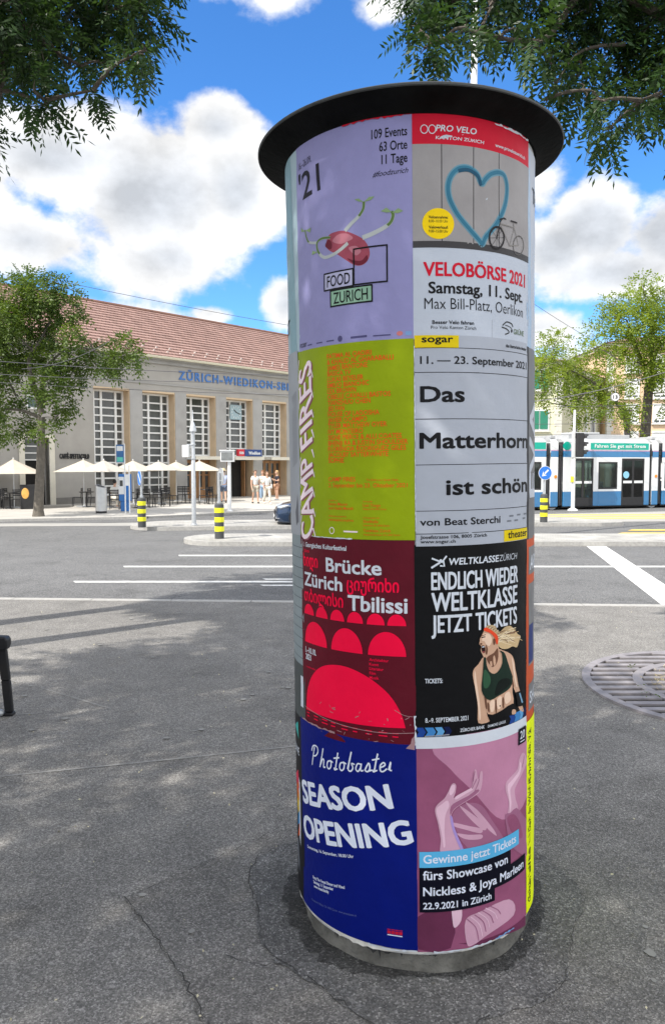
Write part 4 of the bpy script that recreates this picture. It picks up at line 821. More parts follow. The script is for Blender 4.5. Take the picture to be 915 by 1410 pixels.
for k in range(NB):
    t = T0 + BAY * k
    b = MB(); b.box(t + OPW, -.03, 0, t + BAY, DP + .15, ZT + .0); b.box(t + OPW - .0, -.06, 0, t + BAY, -.03, .35); b.build('pilaster', M_pil, station)
    b = MB(); b.box(t + OPW - .035, .0, .02, t + OPW - .002, DP + .14, ZT - .003); b.box(t + .002, .0, ZT - .10, t + OPW - .036, DP + .14, ZT - .003); b.build('window_surround', M_sand, station)
    short = k >= 2; zb = 2.62 if short else .42
    x0, x1 = t + .28, t + OPW - .04; y0 = DP - .04
    f = MB(); zt = ZT - .105; cols = [x0 + .10, x0 + .10 + (x1 - x0 - .2) * .235, x0 + .10 + (x1 - x0 - .2) * .765, x1 - .10]
    f.box(x0, y0, zb, x0 + .10, DP + .1, zt); f.box(x1 - .10, y0, zb, x1, DP + .1, zt); f.box(x0 + .10, y0, zt - .10, x1 - .10, DP + .1, zt); f.box(x0 + .10, y0, zb, x1 - .10, DP + .1, zb + .10)
    for c in cols[1:3]: f.box(c - .062, y0 + .005, zb + .10, c + .062, DP + .09, zt - .10)
    nr = 8 if short else 13; hr = (zt - zb - .2) / nr
    for r in range(1, nr):
        for c0, c1 in ((cols[0], cols[1] - .062), (cols[1] + .062, cols[2] - .062), (cols[2] + .062, cols[3])): f.box(c0, y0 + .012, zb + .1 + r * hr - .04, c1, DP + .08, zb + .1 + r * hr + .04)
    fo = f.build('window', M_wframe, station)
    MB().box(x0 + .09, DP + .05, zb + .09, x1 - .09, DP + .07, zt - .09).build('pane', M_pane, fo)
    b = MB(); b.box(t + .0, DP + .0, 0, x0 - .002, DP + .14, ZT - .105); b.build('window_surround', M_sand, station)
    if short:
        b = MB(); b.box(t - .05, -.95, 2.42, t + OPW + .12, DP + .1, 2.60); b.box(t - .05, -.955, 2.40, t + OPW + .12, -.90, 2.47); b.build('canopy', M_cream, station, bevel=.01)
        if k == 3:
            MB().box(t + .28, DP + .06, .02, x1, DP + .1, 2.42).build('doorway', M_dark, station)
            d = MB(); d.box(x1 - .42, DP - .3, .08, x1 - .36, DP + .05, 2.36); d.box(x0, DP - .3, .08, x0 + .06, DP + .05, 2.36)
            d.build('door', M_wood, station)
        else:
            d = MB(); dw = (x1 - x0) / 4
            for q in range(4):
                a0 = x0 + q * dw
                d.box(a0 + .01, DP, .08, a0 + .1, DP + .06, 2.38); d.box(a0 + dw - .1, DP, .08, a0 + dw - .01, DP + .06, 2.38); d.box(a0 + .1, DP, 2.2, a0 + dw - .1, DP + .06, 2.38); d.box(a0 + .1, DP, .08, a0 + dw - .1, DP + .06, .75)
                d.box(a0 + .1, DP + .005, 1.45, a0 + dw - .1, DP + .055, 1.52)
            do = d.build('door', M_wood, station)
            MB().box(x0 + .05, DP + .062, .08, x1 - .05, DP + .09, 2.38).build('pane', M_pane, do)
# entablature bands, gutter, roof
b = MB(); b.box(-12, -.05, 6.62, TEND, -.002, 6.70); b.box(-12, -.14, 7.78, TEND, -.002, 8.00); b.box(-12, -.34, 7.98, TEND, .1, 8.10)
b.build('cornice', M_pil, station)
b = MB(); b.box(-12.2, -.52, 8.04, TEND + .2, -.36, 8.17); b.build('gutter', M_gutter, station, bevel=.02)
RZ0, RZ1, RY0, RY1 = 8.16, 12.05, -.46, 6.0
nrow = 18; b = MB()
for r in range(nrow):
    a0, a1 = r / nrow, (r + 1) / nrow; y0_, y1_ = RY0 + (RY1 - RY0) * a0, RY0 + (RY1 - RY0) * a1; z0_, z1_ = RZ0 + (RZ1 - RZ0) * a0, RZ0 + (RZ1 - RZ0) * a1
    b.add([(-12.2, y0_ - .03, z0_ + .065), (TEND + .3, y0_ - .03, z0_ + .065), (TEND + .3, y1_ + .02, z1_ + .002), (-12.2, y1_ + .02, z1_ + .002), (-12.2, y0_ - .01, z0_ - .06), (TEND + .3, y0_ - .01, z0_ - .06)], [(0, 1, 2, 3), (4, 5, 1, 0)])
b.add([(-12.2, RY1, RZ1), (TEND + .3, RY1, RZ1), (TEND + .3, 12.5, RZ0), (-12.2, 12.5, RZ0)], [(0, 1, 2, 3)])
b.add([(TEND, 0, ZE), (TEND, 12, ZE), (TEND, RY1, RZ1 - .05)], [(0, 1, 2)])
roof = b.build('roof', M_tile, station)
b = MB(); b.tube([(-12.2, RY1, RZ1 + .03), (TEND + .3, RY1, RZ1 + .03)], .11, 8); b.build('ridge', mat('ridge_tile', (.22, .12, .09), .8, var=.15, scale=3), roof)
b = MB()
for k in range(70):
    for r_, o_ in ((1.4, 0), (2.6, .45)):
        a = r_ / nrow; b.box(-11 + k * .9 + o_ - .05, RY0 + (RY1 - RY0) * a - .06, RZ0 + (RZ1 - RZ0) * a + .03, -11 + k * .9 + o_ + .02, RY0 + (RY1 - RY0) * a + .06, RZ0 + (RZ1 - RZ0) * a + .11)
so_ = b.build('snow_guard', mat('snow_guard_zinc', (.5, .45, .42), .6, var=.1), roof); so_['kind'] = 'stuff'
def facade_text(name, s, x, z, h, fit, m, parent, y=-.03, ext=.05, bold=.03, sp=1.12):
    vs, fs, w = text_geo(s, h, 0.004, 1, fit, 0, sp); n = len(vs); e = bold * h
    b = MB()
    for k, (ex, ez) in enumerate(((-e, -e), (-e, e), (e, -e), (e, e))):
        yy = y - .002 * k
        b.add([(x + u + ex, yy - ext, z + v + ez) for u, v in vs] + [(x + u + ex, yy, z + v + ez) for u, v in vs], list(fs) + [(n + c, n + bb, n + a) for a, bb, c in fs])
        cnt = {}
        for f in fs:
            for i in range(3):
                ed = (f[i], f[(i + 1) % 3]); cnt[ed] = 1
        b.add([(x + u + ex, yy - ext, z + v + ez) for u, v in vs] + [(x + u + ex, yy, z + v + ez) for u, v in vs], [(a_, b_, n + b_, n + a_) for a_, b_ in cnt if (b_, a_) not in cnt])
    return b.build(name, m, parent)
facade_text('station_lettering', 'ZÜRICH-WIEDIKON-SBB', 7.71, 7.04, .47, 9.0, M_letter, station, y=-.005, bold=.022, sp=1.25)
facade_text('cafe_lettering', 'CAFFÈ-SPETTACOLO', .32, 2.42, .24, 1.62, M_blackm, station, y=-.005, bold=.02, sp=1.2)
# cafe door, transom window and portal, small window above
b = MB(); b.box(-1.78, -.07, 0, -1.50, .0 - .002, 3.62); b.box(-.24, -.07, 0, .05, -.002, 3.62); b.box(-1.50, -.07, 3.46, -.24, -.002, 3.62); b.build('portal', M_cream, station, bevel=.01)
f = MB(); f.box(-1.46, .30, .05, -1.36, .42, 3.42); f.box(-.40, .30, .05, -.30, .42, 3.42)
for z_ in (2.32, 2.66, 3.0, 3.36): f.box(-1.36, .30, z_, -.40, .42, z_ + .06)
fo = f.build('cafe_door', M_wframe, station); MB().box(-1.37, .36, 2.36, -.39, .38, 3.38).build('pane', M_pane, fo); MB().box(-1.37, .40, .02, -.39, .45, 2.34).build('opening', M_dark, fo)
MB().box(-.46, .10, .05, -.42, .34, 2.28).build('door_leaf', M_black, fo)
f = MB(); f.box(-1.35, -.05, 4.85, -.65, -.002, 5.55); fo = f.build('window', M_wframe, station); MB().box(-1.27, -.055, 4.95, -.73, -.045, 5.47).build('pane', mat('greenish_glass', (.06, .10, .09), .1, var=.3), fo)
# clock inside the fourth window
tc_ = T0 + 3 * BAY + .28 + (OPW - .32) / 2
b = MB(); b.box(tc_ - .46, DP - .12, 4.95, tc_ + .46, DP - .05, 5.87); ck = b.build('clock', mat('clock_blue_glass', (.36, .48, .52), .3, var=.05), station)
for k in range(12):
    b = MB(); b.T = Matrix.Translation((tc_, DP - .125, 5.41)) @ Matrix.Rotation(k * math.pi / 6, 4, 'Y'); b.box(-.022, -.006, .30, .022, .0, .40); b.build('hour_mark', M_white, ck)
for a, l, w in ((rad(-50), .24, .03), (rad(110), .34, .022)):
    b = MB(); b.T = Matrix.Translation((tc_, DP - .135, 5.41)) @ Matrix.Rotation(a, 4, 'Y'); b.box(-w, -.006, -.05, w, .0, l); b.build('hand', M_blackm, ck)
# station name box above the entrance
t3 = T0 + 3 * BAY
b = MB(); b.box(t3 + .12, -1.0, 2.63, t3 + .62, -.82, 3.05); b.box(t3 + .64, -1.0, 2.63, t3 + 2.05, -.82, 3.05, 1)
nb = b.build('name_sign', [mat('sign_red', (.62, .02, .04), .45, var=.05), mat('sign_navy', (.02, .06, .22), .45, var=.05)], station, bevel=.01)
facade_text('sign_lettering', 'Wiedikon', t3 + .95, 2.74, .18, .95, M_white, nb, y=-1.004, ext=.01, bold=.04)
facade_text('sign_lettering', 'SBB', t3 + .20, 2.76, .14, .34, M_white, nb, y=-1.004, ext=.01, bold=.04)

# ------------------------------------------------------------------ vegetation
def leafset(name, pos, nrm_dir, size, nleaf, lw, m, parent, rng, droop=.5):
    """pinnate leaf sprays: pos (k,3) spray roots, each with paired leaflets along a stalk"""
    k = len(pos); d = nrm_dir + rng.normal(0, .45, (k, 3)); d[:, 2] -= droop; d /= np.linalg.norm(d, axis=1)[:, None]
    up = rng.normal(0, .35, (k, 3)); up[:, 2] += 1
    s = np.cross(d, up); s /= np.linalg.norm(s, axis=1)[:, None]; u = np.cross(s, d)
    L_ = size * rng.uniform(.7, 1.25, k)
    V = np.zeros((k, nleaf, 4, 3))
    for j in range(nleaf):
        last = j == nleaf - 1; side_ = (1 if j % 2 else -1); fr = .15 + .85 * (j // 2) / max(1, (nleaf - 1) // 2)
        root = pos + d * (L_ * fr)[:, None] - np.array([0, 0, 1.0]) * (L_ * .30 * fr * fr)[:, None]
        ax = d * (1.0 if last else .45) + (0 if last else side_ * .9) * s + rng.normal(0, .16, (k, 3)); ax[:, 2] -= .25; ax /= np.linalg.norm(ax, axis=1)[:, None]
        ll = (L_ * (.30 if last else .34 - .10 * abs(fr - .5)))[:, None]; ac = np.cross(ax, u + rng.normal(0, .3, (k, 3))); ac /= np.linalg.norm(ac, axis=1)[:, None]
        V[:, j, 0] = root; V[:, j, 1] = root + ax * ll * .45 + ac * ll * lw; V[:, j, 2] = root + ax * ll; V[:, j, 3] = root + ax * ll * .45 - ac * ll * lw
    nq = k * nleaf; me = bpy.data.meshes.new(name); me.vertices.add(nq * 4); me.vertices.foreach_set('co', V.reshape(-1)); me.loops.add(nq * 4); me.loops.foreach_set('vertex_index', np.arange(nq * 4))
    me.polygons.add(nq); me.polygons.foreach_set('loop_start', np.arange(nq) * 4); me.polygons.foreach_set('loop_total', np.full(nq, 4)); me.materials.append(m); me.update(calc_edges=True)
    o = bpy.data.objects.new(name, me); COL.objects.link(o); o.parent = parent; return o
def clump_points(clumps, per_m3, rng, shell=.55):
    P = []; D = []
    for c in clumps:
        cx, cy, cz, r = c[:4]; rz = c[4] if len(c) > 4 else r * .75; n = max(14, int(per_m3 * r * (r + rz) / 2))
        v = rng.normal(0, 1, (n, 3)); v /= np.linalg.norm(v, axis=1)[:, None]; q = rng.uniform(shell ** 3, 1, n) ** (1 / 3); q *= 1 + .16 * np.sin(v[:, 0] * 5 + cx * 9) * np.sin(v[:, 1] * 6 + cy * 5) + .12 * np.sin(v[:, 2] * 7 + cz)
        P.append(np.array([cx, cy, cz]) + v * q[:, None] * np.array([r, r, rz])); D.append(v)
    return np.concatenate(P), np.concatenate(D)
M_bark = mat('ash_bark', (.10, .085, .07), .95, var=.3, scale=9, bump=.9, bscale=22)
M_bark_pale = mat('pale_bark', (.13, .115, .095), .95, var=.25, scale=8, bump=.9, bscale=20)
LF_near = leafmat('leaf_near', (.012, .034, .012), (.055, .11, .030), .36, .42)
LF_mid = leafmat('leaf_mid', (.035, .075, .014), (.125, .185, .030), .35)
LF_far = leafmat('leaf_far', (.085, .150, .018), (.26, .33, .04), .45)
def limb(b, pts, r0, r1, n=7, seg=5):
    q = spline([tuple(p) for p in pts], seg) if len(pts) > 2 else [tuple(p) for p in pts]
    b.tube([Vector(p) for p in q], [r0 + (r1 - r0) * (i / (len(q) - 1)) ** .8 for i in range(len(q))], n, caps=True)
def spl3(pts, n): return [tuple(v) for v in spline3(pts, n)]
def spline(pts, n=6, closed=False):
    P = [Vector(p) for p in pts]; out = []; m = len(P)
    for i in range(m if closed else m - 1):
        p0 = P[(i - 1) % m] if closed or i else P[0]; p1 = P[i]; p2 = P[(i + 1) % m]; p3 = P[(i + 2) % m] if closed or i < m - 2 else P[-1]
        for k in range(n):
            t = k / n; out.append(tuple(.5 * ((2 * p1) + (p2 - p0) * t + (2 * p0 - 5 * p1 + 4 * p2 - p3) * t * t + (3 * p1 - p0 - 3 * p2 + p3) * t ** 3)))
    if not closed: out.append(tuple(P[-1]))
    return out
def tree(base, trunk_top, tr, clumps, label, leaf, bark, per, size, nleaf=7, lw=.24, seed=1, forks=None, group=None, droop=.5, shell=.5):
    rng = np.random.default_rng(seed); rr = random.Random(seed)
    root = thing('street_tree', base, label, 'tree', 0, group); B = Vector(base)
    b = MB(); tt = Vector(trunk_top) - B
    b.tube([Vector((0, 0, -.1)), Vector((0, 0, .0)), Vector((tt.x * .02, tt.y * .02, .25)), tt * .5 + Vector((rr.uniform(-.06, .06), rr.uniform(-.06, .06), 0)), tt], [tr * 1.45, tr * 1.3, tr * 1.05, tr * .9, tr * .72], 12)
    b.build('trunk', bark, root, True)
    for fpts, r0, r1 in (forks or []):
        b = MB(); limb(b, [Vector(q) - B for q in fpts], r0, r1, 9); b.build('limb', bark, root, True)
    b = MB(); nodes = [tt * .92, tt]
    for fpts, r0, r1 in (forks or []): nodes += [Vector(q) - B for q in spline([tuple(q) for q in fpts], 4)[3:]]
    for c in sorted(clumps, key=lambda c: (Vector(c[:3]) - B - tt).length):
        q = Vector(c[:3]) - B; st = min(nodes, key=lambda v: (v - q).length + max(0, v.z - q.z) * .6); ln = (q - st).length
        mid = st.lerp(q, .5) + Vector((rr.uniform(-.08, .08), rr.uniform(-.08, .08), rr.uniform(-.02, .12))) * ln
        limb(b, [st, mid, q], min(tr * .28, .012 + .022 * ln), .009, 6); nodes += [mid, q]
        for k in range(4):
            e = q + Vector((rr.gauss(0, 1), rr.gauss(0, 1), rr.gauss(0, .6))) * c[3] * .45; limb(b, [q.lerp(mid, rr.uniform(0, .4)), q.lerp(e, .5) + Vector((0, 0, .06 * c[3])), e], .008, .003, 4)
    b.build('branches', bark, root, True)['kind'] = 'stuff'
    P, D = clump_points(clumps, per, rng, shell); leafset('crown', P - np.array(base), D, size, nleaf, lw, leaf, root, rng, droop)
    return root
def pxc(lst, Y, dep=.5, seed=0, z_add=0):
    rr = random.Random(seed); out = []
    for e in lst:
        px_, py_, rp = e[:3]; y = Y + rr.uniform(-dep, dep); p = atY(px_, py_, y); r = rp / FPX * y; out.append((p.x, p.y, p.z + z_add, r, r * (e[3] if len(e) > 3 else .8)))
    return out
# tree in front of the station, left
tb = G(53, 711, .08)
cl = pxc([(58, 402, 26), (22, 408, 26), (93, 428, 19), (-20, 440, 36), (48, 438, 26), (5, 440, 22), (98, 458, 13), (140, 488, 16), (170, 480, 18, .9), (152, 500, 15), (186, 498, 9), (72, 492, 24), (28, 482, 27), (-10, 500, 32), (96, 518, 17), (62, 530, 21), (22, 545, 13), (90, 556, 13), (76, 576, 9), (42, 578, 13), (22, 594, 10), (56, 592, 9), (116, 500, 12), (35, 382, 13), (73, 388, 11), (-25, 560, 26), (0, 588, 12, 1.3), (112, 478, 10), (100, 400, 9), (64, 462, 14)], tb.y, 1.3, 3)
tree(tuple(tb), atY(57, 575, tb.y), .185, cl, 'leafy street tree with pale trunk in front of the station, left of the cafe parasols', LF_mid, M_bark_pale, 620, .42, 7, .26, 5,
     [([atY(58, 570, tb.y), atY(40, 500, tb.y - .3), atY(55, 470, tb.y), atY(70, 440, tb.y)], .12, .03), ([atY(55, 575, tb.y), atY(30, 565, tb.y), atY(2, 563, tb.y)], .08, .04), ([atY(58, 560, tb.y), atY(62, 510, tb.y + .3), atY(90, 480, tb.y)], .12, .03)])
# the two trees behind the tram
YR = 43.0; br = G(889, 689.7); rb = (br.x, YR, 0)
rb = (atY(882, 640, YR).x, YR, 0)
cl = pxc([(885, 392, 20), (878, 412, 26), (905, 420, 28), (850, 418, 20), (865, 440, 28), (900, 450, 32), (838, 420, 14), (930, 430, 40), (835, 440, 18), (875, 470, 28), (905, 490, 30), (845, 470, 22), (925, 500, 36), (815, 460, 13), (812, 478, 12), (880, 500, 22), (850, 495, 18), (900, 515, 18), (940, 550, 30), (822, 480, 12)], YR, 1.6, 8)
tree(rb, atY(893, 530, YR), .34, cl, 'tall yellow-green tree behind the tram, its fork showing in front of the orange house', LF_far, M_bark, 150, .50, 7, .28, 11,
     [([atY(897, 540, YR), atY(886, 505, YR), atY(872, 470, YR), atY(862, 440, YR)], .17, .05), ([atY(899, 535, YR), atY(897, 500, YR), atY(896, 455, YR), atY(890, 420, YR)], .18, .05), ([atY(897, 500, YR), atY(910, 470, YR), atY(925, 450, YR)], .12, .04)], 'trees behind the tram')
YQ = 41.0; qb = (atY(874, 640, YQ).x, YQ, 0)
cl = pxc([(748, 478, 18), (765, 470, 20), (760, 495, 26), (785, 500, 22), (745, 510, 24), (775, 520, 28), (800, 515, 26), (750, 540, 14), (745, 552, 10), (820, 530, 24), (790, 545, 20), (805, 565, 16), (795, 572, 12), (845, 535, 22), (860, 550, 20), (840, 560, 18), (870, 565, 14), (855, 578, 12), (835, 520, 20), (810, 540, 20), (868, 590, 8), (878, 600, 8)], YQ, 1.4, 9)
tree(qb, atY(860, 565, YQ), .20, cl, 'lower leaning tree behind the tram reaching left over the yellow house', LF_far, M_bark, 170, .44, 7, .28, 12,
     [([atY(866, 580, YQ), atY(845, 550, YQ), atY(815, 525, YQ), atY(785, 510, YQ)], .14, .04), ([atY(820, 530, YQ), atY(800, 545, YQ), atY(790, 560, YQ)], .07, .03)], 'trees behind the tram')
# a tree top showing over the station ridge
cb = ST(10.0, -22); c0 = atY(236, 452, cb[1])
cl = [(c0.x - .6, cb[1], c0.z + .15, .8, .75), (c0.x + .9, cb[1], c0.z + .1, .9, .7), (c0.x + .2, cb[1], c0.z - 1.4, 2.2, 1.5)]
tree((c0.x, cb[1], 0), (c0.x, cb[1], c0.z - 2.0), .25, cl, 'tree behind the station with just its top above the roof ridge', LF_far, M_bark, 120, .5, 5, .28, 14)

# trees of the near square: their crowns hang into the top of the view and shade the pavement
GN = 'street trees of the near square'
lc = pxc([(x_ - 14, y_ - 16, *q_) for x_, y_, *q_ in [(25, 15, 50), (95, 15, 46), (160, 15, 42), (205, 25, 30), (55, 60, 42), (115, 65, 36), (170, 65, 28), (222, 50, 16), (20, 85, 30), (75, 105, 26), (60, 140, 20), (78, 162, 12), (150, 100, 18), (198, 92, 15), (110, 110, 18), (142, 140, 6, 1.6), (-2, 200, 5), (215, 85, 10), (35, 120, 14), (205, -10, 40), (110, -40, 60), (0, -40, 70), (200, -90, 60)]], 6.9, .55, 21)
lc += [(-3.9, 6.6, 6.2, .9), (-4.6, 7.4, 6.9, 1.1), (-5.6, 7.0, 7.6, 1.2), (-5.9, 8.0, 6.4, 1.0), (-4.0, 7.6, 7.9, 1.1), (-5.0, 6.2, 7.2, 1.0), (-3.0, 7.2, 7.6, .9), (-6.6, 7.4, 7.4, 1.0), (-5.4, 8.4, 8.2, 1.1)]
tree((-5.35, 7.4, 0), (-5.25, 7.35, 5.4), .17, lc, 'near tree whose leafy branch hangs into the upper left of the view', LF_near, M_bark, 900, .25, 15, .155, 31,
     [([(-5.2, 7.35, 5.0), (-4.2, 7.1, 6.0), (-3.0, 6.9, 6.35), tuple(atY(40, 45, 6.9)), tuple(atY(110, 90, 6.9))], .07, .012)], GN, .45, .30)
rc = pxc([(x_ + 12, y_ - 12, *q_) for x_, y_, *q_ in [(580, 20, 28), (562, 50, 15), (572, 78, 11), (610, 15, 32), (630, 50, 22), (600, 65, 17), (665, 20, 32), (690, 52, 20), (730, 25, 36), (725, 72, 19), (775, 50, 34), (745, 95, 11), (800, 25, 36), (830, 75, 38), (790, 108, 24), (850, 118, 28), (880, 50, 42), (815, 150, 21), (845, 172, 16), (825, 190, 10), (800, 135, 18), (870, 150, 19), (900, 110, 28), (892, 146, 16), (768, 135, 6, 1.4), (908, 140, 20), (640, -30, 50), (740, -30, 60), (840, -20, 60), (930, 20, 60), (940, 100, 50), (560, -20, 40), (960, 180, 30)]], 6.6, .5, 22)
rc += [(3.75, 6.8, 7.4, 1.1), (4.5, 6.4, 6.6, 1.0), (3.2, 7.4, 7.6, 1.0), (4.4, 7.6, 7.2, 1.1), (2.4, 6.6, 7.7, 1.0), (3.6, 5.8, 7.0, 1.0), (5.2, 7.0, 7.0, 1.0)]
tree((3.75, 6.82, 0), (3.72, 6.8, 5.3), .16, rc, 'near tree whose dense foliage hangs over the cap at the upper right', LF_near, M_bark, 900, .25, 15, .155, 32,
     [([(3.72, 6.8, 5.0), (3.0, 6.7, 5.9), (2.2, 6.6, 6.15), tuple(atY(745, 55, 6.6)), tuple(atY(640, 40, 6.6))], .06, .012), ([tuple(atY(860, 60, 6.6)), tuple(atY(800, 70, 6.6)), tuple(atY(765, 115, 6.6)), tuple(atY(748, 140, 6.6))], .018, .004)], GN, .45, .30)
def near_tree(base, h, clumps, label, seed, per=430):
    cl_ = [(base[0] + x, base[1] + y, z, r) for x, y, z, r in clumps]
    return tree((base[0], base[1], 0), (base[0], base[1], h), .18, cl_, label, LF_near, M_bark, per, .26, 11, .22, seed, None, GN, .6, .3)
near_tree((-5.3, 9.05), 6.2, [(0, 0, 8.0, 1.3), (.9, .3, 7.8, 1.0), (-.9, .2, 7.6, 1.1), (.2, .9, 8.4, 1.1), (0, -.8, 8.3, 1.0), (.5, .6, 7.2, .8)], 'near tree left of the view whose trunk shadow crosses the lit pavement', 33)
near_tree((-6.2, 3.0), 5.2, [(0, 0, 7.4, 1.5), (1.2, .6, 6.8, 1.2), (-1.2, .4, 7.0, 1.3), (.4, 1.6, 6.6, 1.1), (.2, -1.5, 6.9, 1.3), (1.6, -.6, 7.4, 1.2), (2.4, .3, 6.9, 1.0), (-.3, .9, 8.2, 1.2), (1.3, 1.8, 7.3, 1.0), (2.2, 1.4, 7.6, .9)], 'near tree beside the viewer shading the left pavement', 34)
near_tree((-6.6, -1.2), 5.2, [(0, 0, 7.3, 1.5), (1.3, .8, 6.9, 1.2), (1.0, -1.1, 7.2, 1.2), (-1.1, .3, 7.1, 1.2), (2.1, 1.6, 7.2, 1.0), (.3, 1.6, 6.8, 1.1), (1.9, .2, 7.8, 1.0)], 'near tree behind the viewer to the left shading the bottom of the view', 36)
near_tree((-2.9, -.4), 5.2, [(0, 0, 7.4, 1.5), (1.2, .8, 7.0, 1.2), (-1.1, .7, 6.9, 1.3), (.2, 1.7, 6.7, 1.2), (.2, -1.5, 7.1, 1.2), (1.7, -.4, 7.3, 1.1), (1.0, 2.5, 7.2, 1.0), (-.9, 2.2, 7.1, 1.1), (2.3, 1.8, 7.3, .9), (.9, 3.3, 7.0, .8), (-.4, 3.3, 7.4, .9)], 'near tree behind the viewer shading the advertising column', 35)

# ------------------------------------------------------------------ houses behind the tram
def px_on_face(A, d, px_):
    k = (px_ - CX) / FPX; return (k * A[1] - A[0]) / (d[0] - k * d[1])
M_shut = mat('green_shutter', (.03, .22, .14), .6, var=.1); M_hpane = mat('house_pane', (.05, .055, .06), .1, var=.4); M_roller = mat('white_roller', (.70, .70, .68), .6, var=.05)
M_quoin = mat('pale_quoin', (.66, .64, .58), .8, var=.08); M_rtile = brickmat('house_roof_tiles', (.23, .12, .09), (.17, .09, .07), (.08, .05, .04), .25, .3, msize=.02)
def house(name, A, ang, label, length, depth, h, wallm, wins, roof=True, quoin=True):
    """A = left end of the street face; local x along the face, y away"""
    root = thing(name, (A[0], A[1], 0), label, 'house', ang)
    b = MB(); b.box(0, 0, 0, length, depth, h); b.build('wall', wallm, root)
    b = MB(); b.box(-.25, -.3, h, length + .25, depth + .3, h + .28); b.build('cornice', M_cream, root)
    if roof:
        b = MB(); z = h + .285; b.add([(-.4, -.5, z), (length + .4, -.5, z), (length + .4, depth + .5, z), (-.4, depth + .5, z), (depth * .4, depth / 2, z + depth * .14), (length - depth * .4, depth / 2, z + depth * .14)], [(0, 1, 5, 4), (1, 2, 5), (2, 3, 4, 5), (3, 0, 4), (0, 3, 2, 1)]); b.build('roof', M_rtile, root)
    if quoin:
        for x in (0, length):
            b = MB()
            for k in range(int(h / .4)): w = .34 if k % 2 else .5; b.box(x - (.03 if x == 0 else w), -.035, k * .4 + .01, x + (w if x == 0 else .03), .3, k * .4 + .39)
            b.build('quoin', M_quoin, root)
    for x, z, w, hh, kind in wins:
        f = MB(); t = .12
        f.box(x - w / 2 - t, -.07, z - t, x + w / 2 + t, -.002, z); f.box(x - w / 2 - t, -.07, z + hh, x + w / 2 + t, -.002, z + hh + t); f.box(x - w / 2 - t, -.07, z, x - w / 2, -.002, z + hh); f.box(x + w / 2, -.07, z, x + w / 2 + t, -.002, z + hh)
        f.box(x - .04, -.045, z, x + .04, -.004, z + hh)
        fo = f.build('window', M_white, root); MB().box(x - w / 2, -.02, z, x + w / 2, -.006, z + hh).build('pane', M_hpane, fo)
        if kind == 'shut':
            b = MB(); b.box(x - w / 2 + .0, -.10, z, x - .05, -.05, z + hh); b.box(x + .05, -.10, z, x + w / 2, -.05, z + hh)
            b.build('shutter', M_shut, fo)
        elif kind == 'roll': MB().box(x - w / 2, -.04, z + hh * .1, x + w / 2, -.024, z + hh).build('roller_blind', M_roller, fo)
        b = MB(); b.box(x - w / 2 - .2, -.16, z - t - .09, x + w / 2 + .2, -.002, z - t - .002); b.build('sill', M_quoin, fo)
    return root
M_yel = mat('pale_yellow_render', (.74, .72, .53), .9, var=.05, scale=.6); M_yel2 = mat('shaded_yellow_render', (.58, .55, .40), .9, var=.06, scale=.6); M_ora = mat('apricot_render', (.72, .52, .34), .9, var=.05, scale=.6)  # second render is the yellow darkened, shade of the side wall painted in
yc = (.3075 * 52, 52.0)
house('yellow_house', (yc[0] - 14, 52.0), 0, 'pale yellow house with green shutters behind the tram', 14, 9, 9.0, M_yel,
      [(12.45, z, 1.15, 1.25, 'shut') for z in (1.6, 4.6, 7.4)] + [(x, z, 1.15, 1.25, 'shut') for x in (2.5, 5.8, 9.1) for z in (1.6, 4.6, 7.4)])
A2 = (yc[0] + .1, 52.25); d2 = Vector((.55, .83)).normalized()
w2 = [(px_on_face(A2, d2, q), z, 1.0, 1.45, '') for q in (789, 813) for z in (1.2, 4.3, 7.3)]
house('yellow_house_side', A2, math.atan2(d2.y, d2.x), 'side wall of the yellow house with a white downpipe, coloured in a shaded yellow', 12.6, 8, 8.8, M_yel2, w2, True, False)  # side wall of the yellow house, built as its own block
dp = px_on_face(A2, d2, 803); bh = bpy.data.objects['yellow_house_side']
MB().tube([(dp, -.1, 0), (dp, -.1, 8.7)], .09, 8).build('downpipe', M_white, bh)
A3 = (((833 - CX) / FPX) * 60, 60.0)
w3 = [(px_on_face(A3, (1, 0), q), z, .95, 1.35, k) for q, k in ((866, 'roll'), (905, 'roll'), (944, '')) for z in (1.0, 3.4, 5.6, 7.6, 9.65)]
house('orange_house', A3, 0, 'apricot house with white roller blinds and pale corner stones', 18, 10, 11.5, M_ora, [(x, z - .05, w, h_ if z < 9 else 1.25, k) for x, z, w, h_, k in w3])

# ------------------------------------------------------------------ tram
TA = math.atan2(.309, .951); TO = (9.27, 33.94)
tram = thing('tram', (TO[0], TO[1], 0), 'white and blue articulated tram with a green advert strip stopped at the right', 'tram', TA)
def ts(px_): k = (px_ - CX) / FPX; return (k * TO[1] - TO[0]) / (.951 - k * .309)
M_tw = mat('tram_white', (.72, .74, .75), .28, var=.03, coat=.4); M_tb = mat('tram_blue', (.04, .19, .40), .28, var=.04, coat=.4); M_tg = mat('tram_teal', (.0, .38, .28), .35, var=.05); M_tk = mat('tram_pink_line', (.55, .33, .50), .4, var=.05)
M_roofg = mat('tram_roof_grey', (.42, .43, .44), .6, var=.08); M_tglass = glassmat('tram_glass', (.62, .75, .70), .7); M_bel = mat('bellows_grey', (.10, .10, .105), .8, var=.1); M_tyel = mat('handrail_yellow', (.75, .62, .04), .35, var=.05)
TD = 2.3
